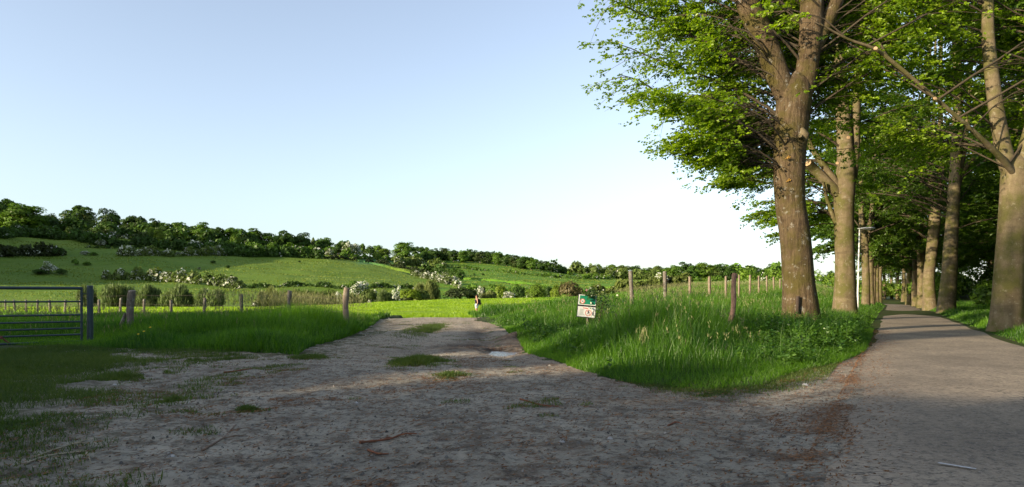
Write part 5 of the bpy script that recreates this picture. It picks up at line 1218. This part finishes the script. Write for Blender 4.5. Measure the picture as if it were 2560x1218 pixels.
def woman():
    Y = 53.0; x = (1192 - CX) / F * Y; zb = z1(x, Y)
    t = thing('person', (x, Y, zb), 'woman in black top and pale blue shorts standing on the field facing left', 'person')
    sc = 1.0
    M_SK = m_plain('skin', (.50, .27, .18), .55, .06, 12); M_HR = m_plain('brown_hair', (.045, .022, .014), .6, .2, 30); M_TOP = m_plain('black_top', (.012, .012, .014), .8, .2, 30); M_SH = m_plain('pale_blue_shorts', (.36, .44, .52), .85, .08, 30); M_BP = m_plain('black_backpack', (.012, .011, .013), .7, .2, 30); M_SHOE = m_plain('dark_shoes', (.05, .045, .04), .8, .2, 30)
    V = []; E = []; RR = []
    def v(p, r, par=None):
        V.append(p); RR.append(r if np.ndim(r) else (r, r)); i = len(V) - 1
        if par is not None: E.append((par, i))
        return i
    # she looks towards -X; +Y is her right side
    pel = v((0, 0, .93), (.135, .155)); wai = v((-.01, 0, 1.10), (.10, .125), pel); che = v((-.02, 0, 1.28), (.115, .15), wai); up = v((-.005, 0, 1.40), (.085, .12), che)
    nk = v((-.01, 0, 1.49), .05, up); jw = v((-.025, 0, 1.565), (.068, .062), nk); hd = v((-.02, 0, 1.63), (.092, .078), jw); tp = v((-.005, 0, 1.70), (.07, .06), hd)
    no = v((-.115, 0, 1.605), .014, jw)
    for s_ in (1, -1):
        hp = v((0, s_ * .085, .86), .085, pel); th = v((-.02 + .03 * s_, s_ * .09, .68), .078, hp); kn = v((-.02 + .05 * s_, s_ * .09, .48), .055, th); cf = v((.01 + .06 * s_, s_ * .09, .34), .056, kn); an = v((.02 + .07 * s_, s_ * .09, .09), .035, cf); hl = v((.02 + .07 * s_, s_ * .09, .04), .038, an); tt = v((-.14 + .07 * s_, s_ * .095, .03), .028, hl)
        sh = v((.0, s_ * .16, 1.395), .052, up); ua = v((.02, s_ * .195, 1.24), .044, sh); el = v((.03, s_ * .205, 1.11), .036, ua); fa = v((-.03, s_ * .195, .98), .033, el); wr = v((-.075, s_ * .18, .88), .024, fa); pm = v((-.09, s_ * .175, .82), (.018, .034), wr)
        for j, (dx, ln) in enumerate(((-.03, .075), (-.01, .085), (.01, .08), (.027, .065))):
            k1 = v((-.09 + dx, s_ * .175, .785), .0095, pm); k2 = v((-.092 + dx, s_ * .168, .785 - ln * .5), .0085, k1); k3 = v((-.088 + dx, s_ * .158, .785 - ln), .0075, k2)
        a1 = v((-.125, s_ * .165, .835), .011, pm); a2 = v((-.14, s_ * .16, .80), .009, a1)
    me = bpy.data.meshes.new('body'); me.from_pydata(V, E, []); me.materials.append(M_SK)
    o = link('body', me, t); md = o.modifiers.new('Skin', 'SKIN'); md.use_smooth_shade = True
    for i, r in enumerate(RR): me.skin_vertices[0].data[i].radius = r
    me.skin_vertices[0].data[0].use_root = True
    o.modifiers.new('Subsurf', 'SUBSURF').levels = 2; o.modifiers['Subsurf'].render_levels = 2
    def shell(name, rows, m, k=20, par=t):
        mb = MB(); VV = []
        for (cx, cy, z, rx, ry) in rows: VV += [(cx + rx * math.cos(q), cy + ry * math.sin(q), z) for q in np.arange(k) * 2 * np.pi / k]
        idx = np.arange(len(rows) * k).reshape(-1, k); A, B = idx[:-1], idx[1:]
        mb.add(VV, np.stack([A, np.roll(A, -1, 1), np.roll(B, -1, 1), B], -1).reshape(-1, 4)); return mb
    mb = shell('top', [(-.01, 0, 1.02, .145, .165), (-.012, 0, 1.10, .132, .152), (-.03, 0, 1.2, .142, .165), (-.05, 0, 1.28, .152, .175), (-.03, 0, 1.34, .13, .165), (-.02, 0, 1.37, .105, .15)], M_TOP)
    for s_ in (1, -1): mb.tube(resample([(-.11, s_ * .07, 1.33), (-.06, s_ * .085, 1.43), (.02, s_ * .085, 1.47), (.09, s_ * .07, 1.40)], 8), np.full(8, .014), 6)
    mb.obj('top', M_TOP, t)
    mb = shell('shorts', [(-.01, 0, 1.05, .135, .155), (0, 0, .97, .16, .18), (0, 0, .88, .165, .185), (0, 0, .82, .15, .18)], M_SH)
    for s_ in (1, -1):
        VV = shell('x', [(0, s_ * .085, .90, .115, .10), (-.01 + .01 * s_, s_ * .092, .78, .118, .098), (-.02 + .03 * s_, s_ * .094, .66, .118, .098)], M_SH); mb.add(VV.V[0], VV.Q[0])
    mb.obj('shorts', M_SH, t)
    mb = shell('hair', [(.075, 0, 1.515, .03, .04), (.05, 0, 1.55, .07, .072), (.03, 0, 1.60, .09, .09), (.016, 0, 1.66, .102, .096), (.005, 0, 1.71, .095, .088), (.0, 0, 1.745, .06, .055), (0, 0, 1.755, .01, .01)], M_HR); mb.tube([(.09, 0, 1.66), (.13, 0, 1.665), (.15, 0, 1.66)], [.03, .05, .02], 10); mb.obj('hair', M_HR, t)
    mb = MB(); mb.tube(resample([(.02, -.088, 1.632), (-.07, -.086, 1.63), (-.118, -.04, 1.628), (-.124, 0, 1.63), (-.118, .04, 1.628), (-.07, .086, 1.63), (.02, .088, 1.632)], 20), np.r_[np.full(6, .006), np.full(8, .017), np.full(6, .006)], 6); mb.obj('sunglasses', M_TOP, t)
    mb = MB(); mb.tube([(-.128, -.02, 1.565), (-.10, .0, 1.563), (-.128, .02, 1.565)][:2], [.006, .007], 6); mb.obj('mouth', m_plain('lips', (.38, .12, .11), .5, .05, 20), t)
    for s_ in (1, -1):
        mb = MB(); mb.tube(resample([(.085 + .07 * s_ - .02, s_ * .09, .05), (-.02 + .07 * s_, s_ * .092, .06), (-.17 + .07 * s_, s_ * .096, .035)], 8), np.array([.04, .052, .055, .053, .05, .046, .04, .02]), 10); mb.obj('shoe', M_SHOE, t)
    b = thing('backpack', (x, Y, zb), 'rounded black backpack worn on the woman\'s back', 'backpack')
    mb = shell('pack', [(.20, 0, .93, .05, .08), (.205, 0, .95, .10, .135), (.215, 0, 1.05, .125, .15), (.215, 0, 1.20, .125, .15), (.20, 0, 1.32, .105, .14), (.18, 0, 1.40, .07, .10), (.17, 0, 1.42, .01, .02)], M_BP); mb.obj('pack', M_BP, b)
    mb = MB(); mb.tube(resample([(.31, -.08, .98), (.345, 0, 1.0), (.31, .08, .98)], 8), np.full(8, .05), 8); mb.tube([(.32, 0, .98), (.335, 0, 1.12)], [.06, .05], 8); mb.obj('pocket', M_BP, b)
    for s_ in (1, -1): mb = MB(); mb.tube(resample([(.15, s_ * .09, 1.39), (.02, s_ * .115, 1.465), (-.11, s_ * .11, 1.35), (-.10, s_ * .13, 1.18), (.0, s_ * .165, 1.06), (.13, s_ * .12, 1.0)], 16), np.full(16, .017), 6); mb.obj('strap', M_BP, b)
    for o_ in (t, b): o_.rotation_euler.z = .25; o_.scale = (.95, .95, .94)
woman()
# ------------------------------------------------------------------ loose things on the dirt
def sticks():
    M_ST = m_plain('dead_stick', (.17, .12, .085), .9, .3, 30); M_RB = m_plain('red_bark', (.16, .065, .035), .9, .3, 30); M_STRAW = m_plain('dry_straw', (.27, .235, .16), .9, .2, 20)
    def stick(name, pts, r, m, label, cat='stick', forks=()):
        W = [np.array((*at(px, py), 0)) for px, py in pts]
        for w in W: w[2] = z1(w[0], w[1])
        o0 = W[0]; mb = MB(); n = 16
        P = resample([w - o0 + np.array((0, 0, r * (1.0 + .4 * (i % 2)))) for i, w in enumerate(W)], n)
        mb.tube(P, np.linspace(r, r * .45, n) * (1 + .15 * np.sin(np.arange(n) * 2.1)), 7)
        for i, (dx, dy) in forks: mb.tube([P[i], P[i] + np.array((dx * .5, dy * .5, .012)), P[i] + np.array((dx, dy, .006))], [r * .6, r * .45, r * .25], 5)
        mb.obj(name, m, None, loc=tuple(o0), label=label, cat=cat)
    stick('dry_twig', [(900, 1116), (930, 1108), (975, 1102), (1010, 1092), (1042, 1090)], .010, M_RB, 'longest reddish bark strip lying on the dirt in the middle foreground', forks=((6, (.05, .06)), (10, (.10, .01))))
    stick('dry_twig', [(505, 1122), (535, 1110), (560, 1095), (575, 1075), (590, 1065)], .009, M_ST, 'forked grey brown twig on the dirt at the left', forks=((7, (.16, .05)), (11, (.10, .10))))
    stick('dry_twig', [(560, 934), (590, 931), (628, 927)], .014, M_RB, 'dark straight twig on the dirt near the left grass bank')
    stick('dry_twig', [(1300, 1010), (1350, 1020), (1395, 1022)], .009, M_RB, 'thin curved bark strip on the dirt below the puddle')
    stick('dry_twig', [(920, 1130), (945, 1136), (972, 1134)], .009, M_RB, 'short bark piece just below the longest strip')
    stick('dry_twig', [(2380, 58), ] if False else [(1670, 1072), (1690, 1068), (1706, 1070)], .008, M_RB, 'small bark curl on the dirt toward the road')
    stick('dry_twig', [(1170, 990), (1210, 986), (1255, 984), (1290, 980)], .007, M_STRAW, 'pale straw coloured stalk lying on the dirt in the centre', 'stalk')
    stick('straw_stalk', [(62, 1158), (110, 1140), (160, 1130), (235, 1126)], .008, M_STRAW, 'long bent dry stalk lying lowest in the left grass', 'stalk')
    stick('straw_stalk', [(80, 1136), (130, 1120), (180, 1106), (220, 1098)], .008, M_STRAW, 'long dry stalk lying just above the lowest one in the left grass', 'stalk', forks=((10, (.12, .0)),))
    stick('straw_stalk', [(216, 1130), (222, 1142), (228, 1156)], .006, M_STRAW, 'short pale stalk crossing the ends of two long ones', 'stalk')
    # white chips of stone
    M_W = m_plain('white_stone', (.34, .335, .32), .7, .15, 40)
    for i, (px, py, r, lab) in enumerate(((286, 958, .028, 'white stone chip in the left turf edge'), (430, 1135, .020, 'small white stone low on the left dirt'), (890, 1013, .026, 'dark speckled white stone alone on the left centre dirt'), (2014, 964, .040, 'largest pale stone beside the road edge'), (1170, 850, .035, 'whitish stone left of the puddle'), (1525, 1115, .022, 'pale stone in the lower middle of the dirt'), (1405, 1118, .022, 'pale flat stone left of the one in the lower middle'))):
        a, b = at(px, py); rng = np.random.default_rng(i); mb = MB(); n = 6
        mb.tube([(0, 0, -.5 * r), (0, 0, .0), (.1 * r, .1 * r, .3 * r), (.1 * r, 0, .42 * r)], [r * .8, r, r * .75, r * .35], 7)
        me = mb.mesh('stone', M_W, False); link('stone', me, None, (a, b, z1(a, b)), lab, 'stone', 'pale stones on the dirt')
    M_Y = m_plain('yellow_petals', (.70, .50, .02), .7, .1, 40); M_S = m_plain('flower_stalk', (.06, .13, .02), .7, .1, 20)
    for px, py, lab in ((376, 819, 'highest of three yellow dandelions in the left grass bank'), (360, 829, 'middle one of three yellow dandelions in the left grass bank'), (346, 836, 'lowest of three yellow dandelions in the left grass bank')):
        Y = 13.6; x = (px - CX) / F * Y; z = H + (HZ - py) * Y / F; zb = z1(x, Y)
        t = thing('dandelion', (x, Y, zb), lab, 'flower', 'dandelions in the left grass bank')
        mb = MB(); mb.tube([(0, 0, -.02), (.01, 0, (z - zb) * .6), (0, 0, z - zb)], [.004, .003, .003], 5); mb.obj('stalk', M_S, t)
        mb = MB(); mb.tube([(0, 0, z - zb - .004), (0, -.004, z - zb + .008), (0, -.006, z - zb + .014)], [.012, .024, .010], 10); mb.obj('flower_head', M_Y, t)
sticks()
# ------------------------------------------------------------------ light, sky, camera
def light_camera():
    w = bpy.data.worlds.new('World'); S.world = w; w.use_nodes = True; nt = w.node_tree; nt.nodes.clear()
    sky = nt.nodes.new('ShaderNodeTexSky'); sky.sky_type = 'NISHITA'; sky.sun_disc = False; sky.sun_elevation = SUN_EL
    sky.sun_rotation = math.atan2(-LX, -LY) % (2 * math.pi)
    sky.air_density = SKY['air']; sky.dust_density = SKY['dust']; sky.ozone_density = SKY['ozone']; sky.altitude = 50
    bg = nt.nodes.new('ShaderNodeBackground'); bg.inputs[1].default_value = SKY['strength']
    out = nt.nodes.new('ShaderNodeOutputWorld'); hs = nt.nodes.new('ShaderNodeHueSaturation'); hs.inputs['Saturation'].default_value = SKY['sat']; nt.links.new(sky.outputs[0], hs.inputs['Color']); nt.links.new(hs.outputs[0], bg.inputs[0]); nt.links.new(bg.outputs[0], out.inputs[0])
    l = bpy.data.lights.new('sun', 'SUN'); l.energy = SUNS; l.angle = rad(.55); l.color = (1, .83, .60)
    o = bpy.data.objects.new('sun', l); COL.objects.link(o)
    d = Vector((LX * math.cos(SUN_EL), LY * math.cos(SUN_EL), -math.sin(SUN_EL))); o.rotation_euler = d.to_track_quat('-Z', 'Y').to_euler(); o.location = (-40, -30, 40)
    c = bpy.data.cameras.new('camera'); c.sensor_width = 36; c.lens = F / 2560 * 36; c.shift_y = (HZ - 609) / 2560; c.clip_end = 5000; c.clip_start = .05
    co = bpy.data.objects.new('camera', c); COL.objects.link(co); co.location = (0, 0, H); co.rotation_euler = (math.pi / 2, 0, 0)
    S.camera = co
    S.view_settings.view_transform = 'Standard'; S.view_settings.look = 'None'; S.view_settings.gamma = 1; S.view_settings.exposure = EXPO
    cy = S.cycles; cy.max_bounces = 6; cy.diffuse_bounces = 3; cy.transmission_bounces = 4; cy.glossy_bounces = 2; cy.use_denoising = True; cy.caustics_reflective = False; cy.caustics_refractive = False
SKY = dict(air=1.0, dust=1.6, ozone=2.4, strength=.15, sat=.67); SUNS = 4.9; EXPO = 1.06
S.render.engine = 'CYCLES'
light_camera()
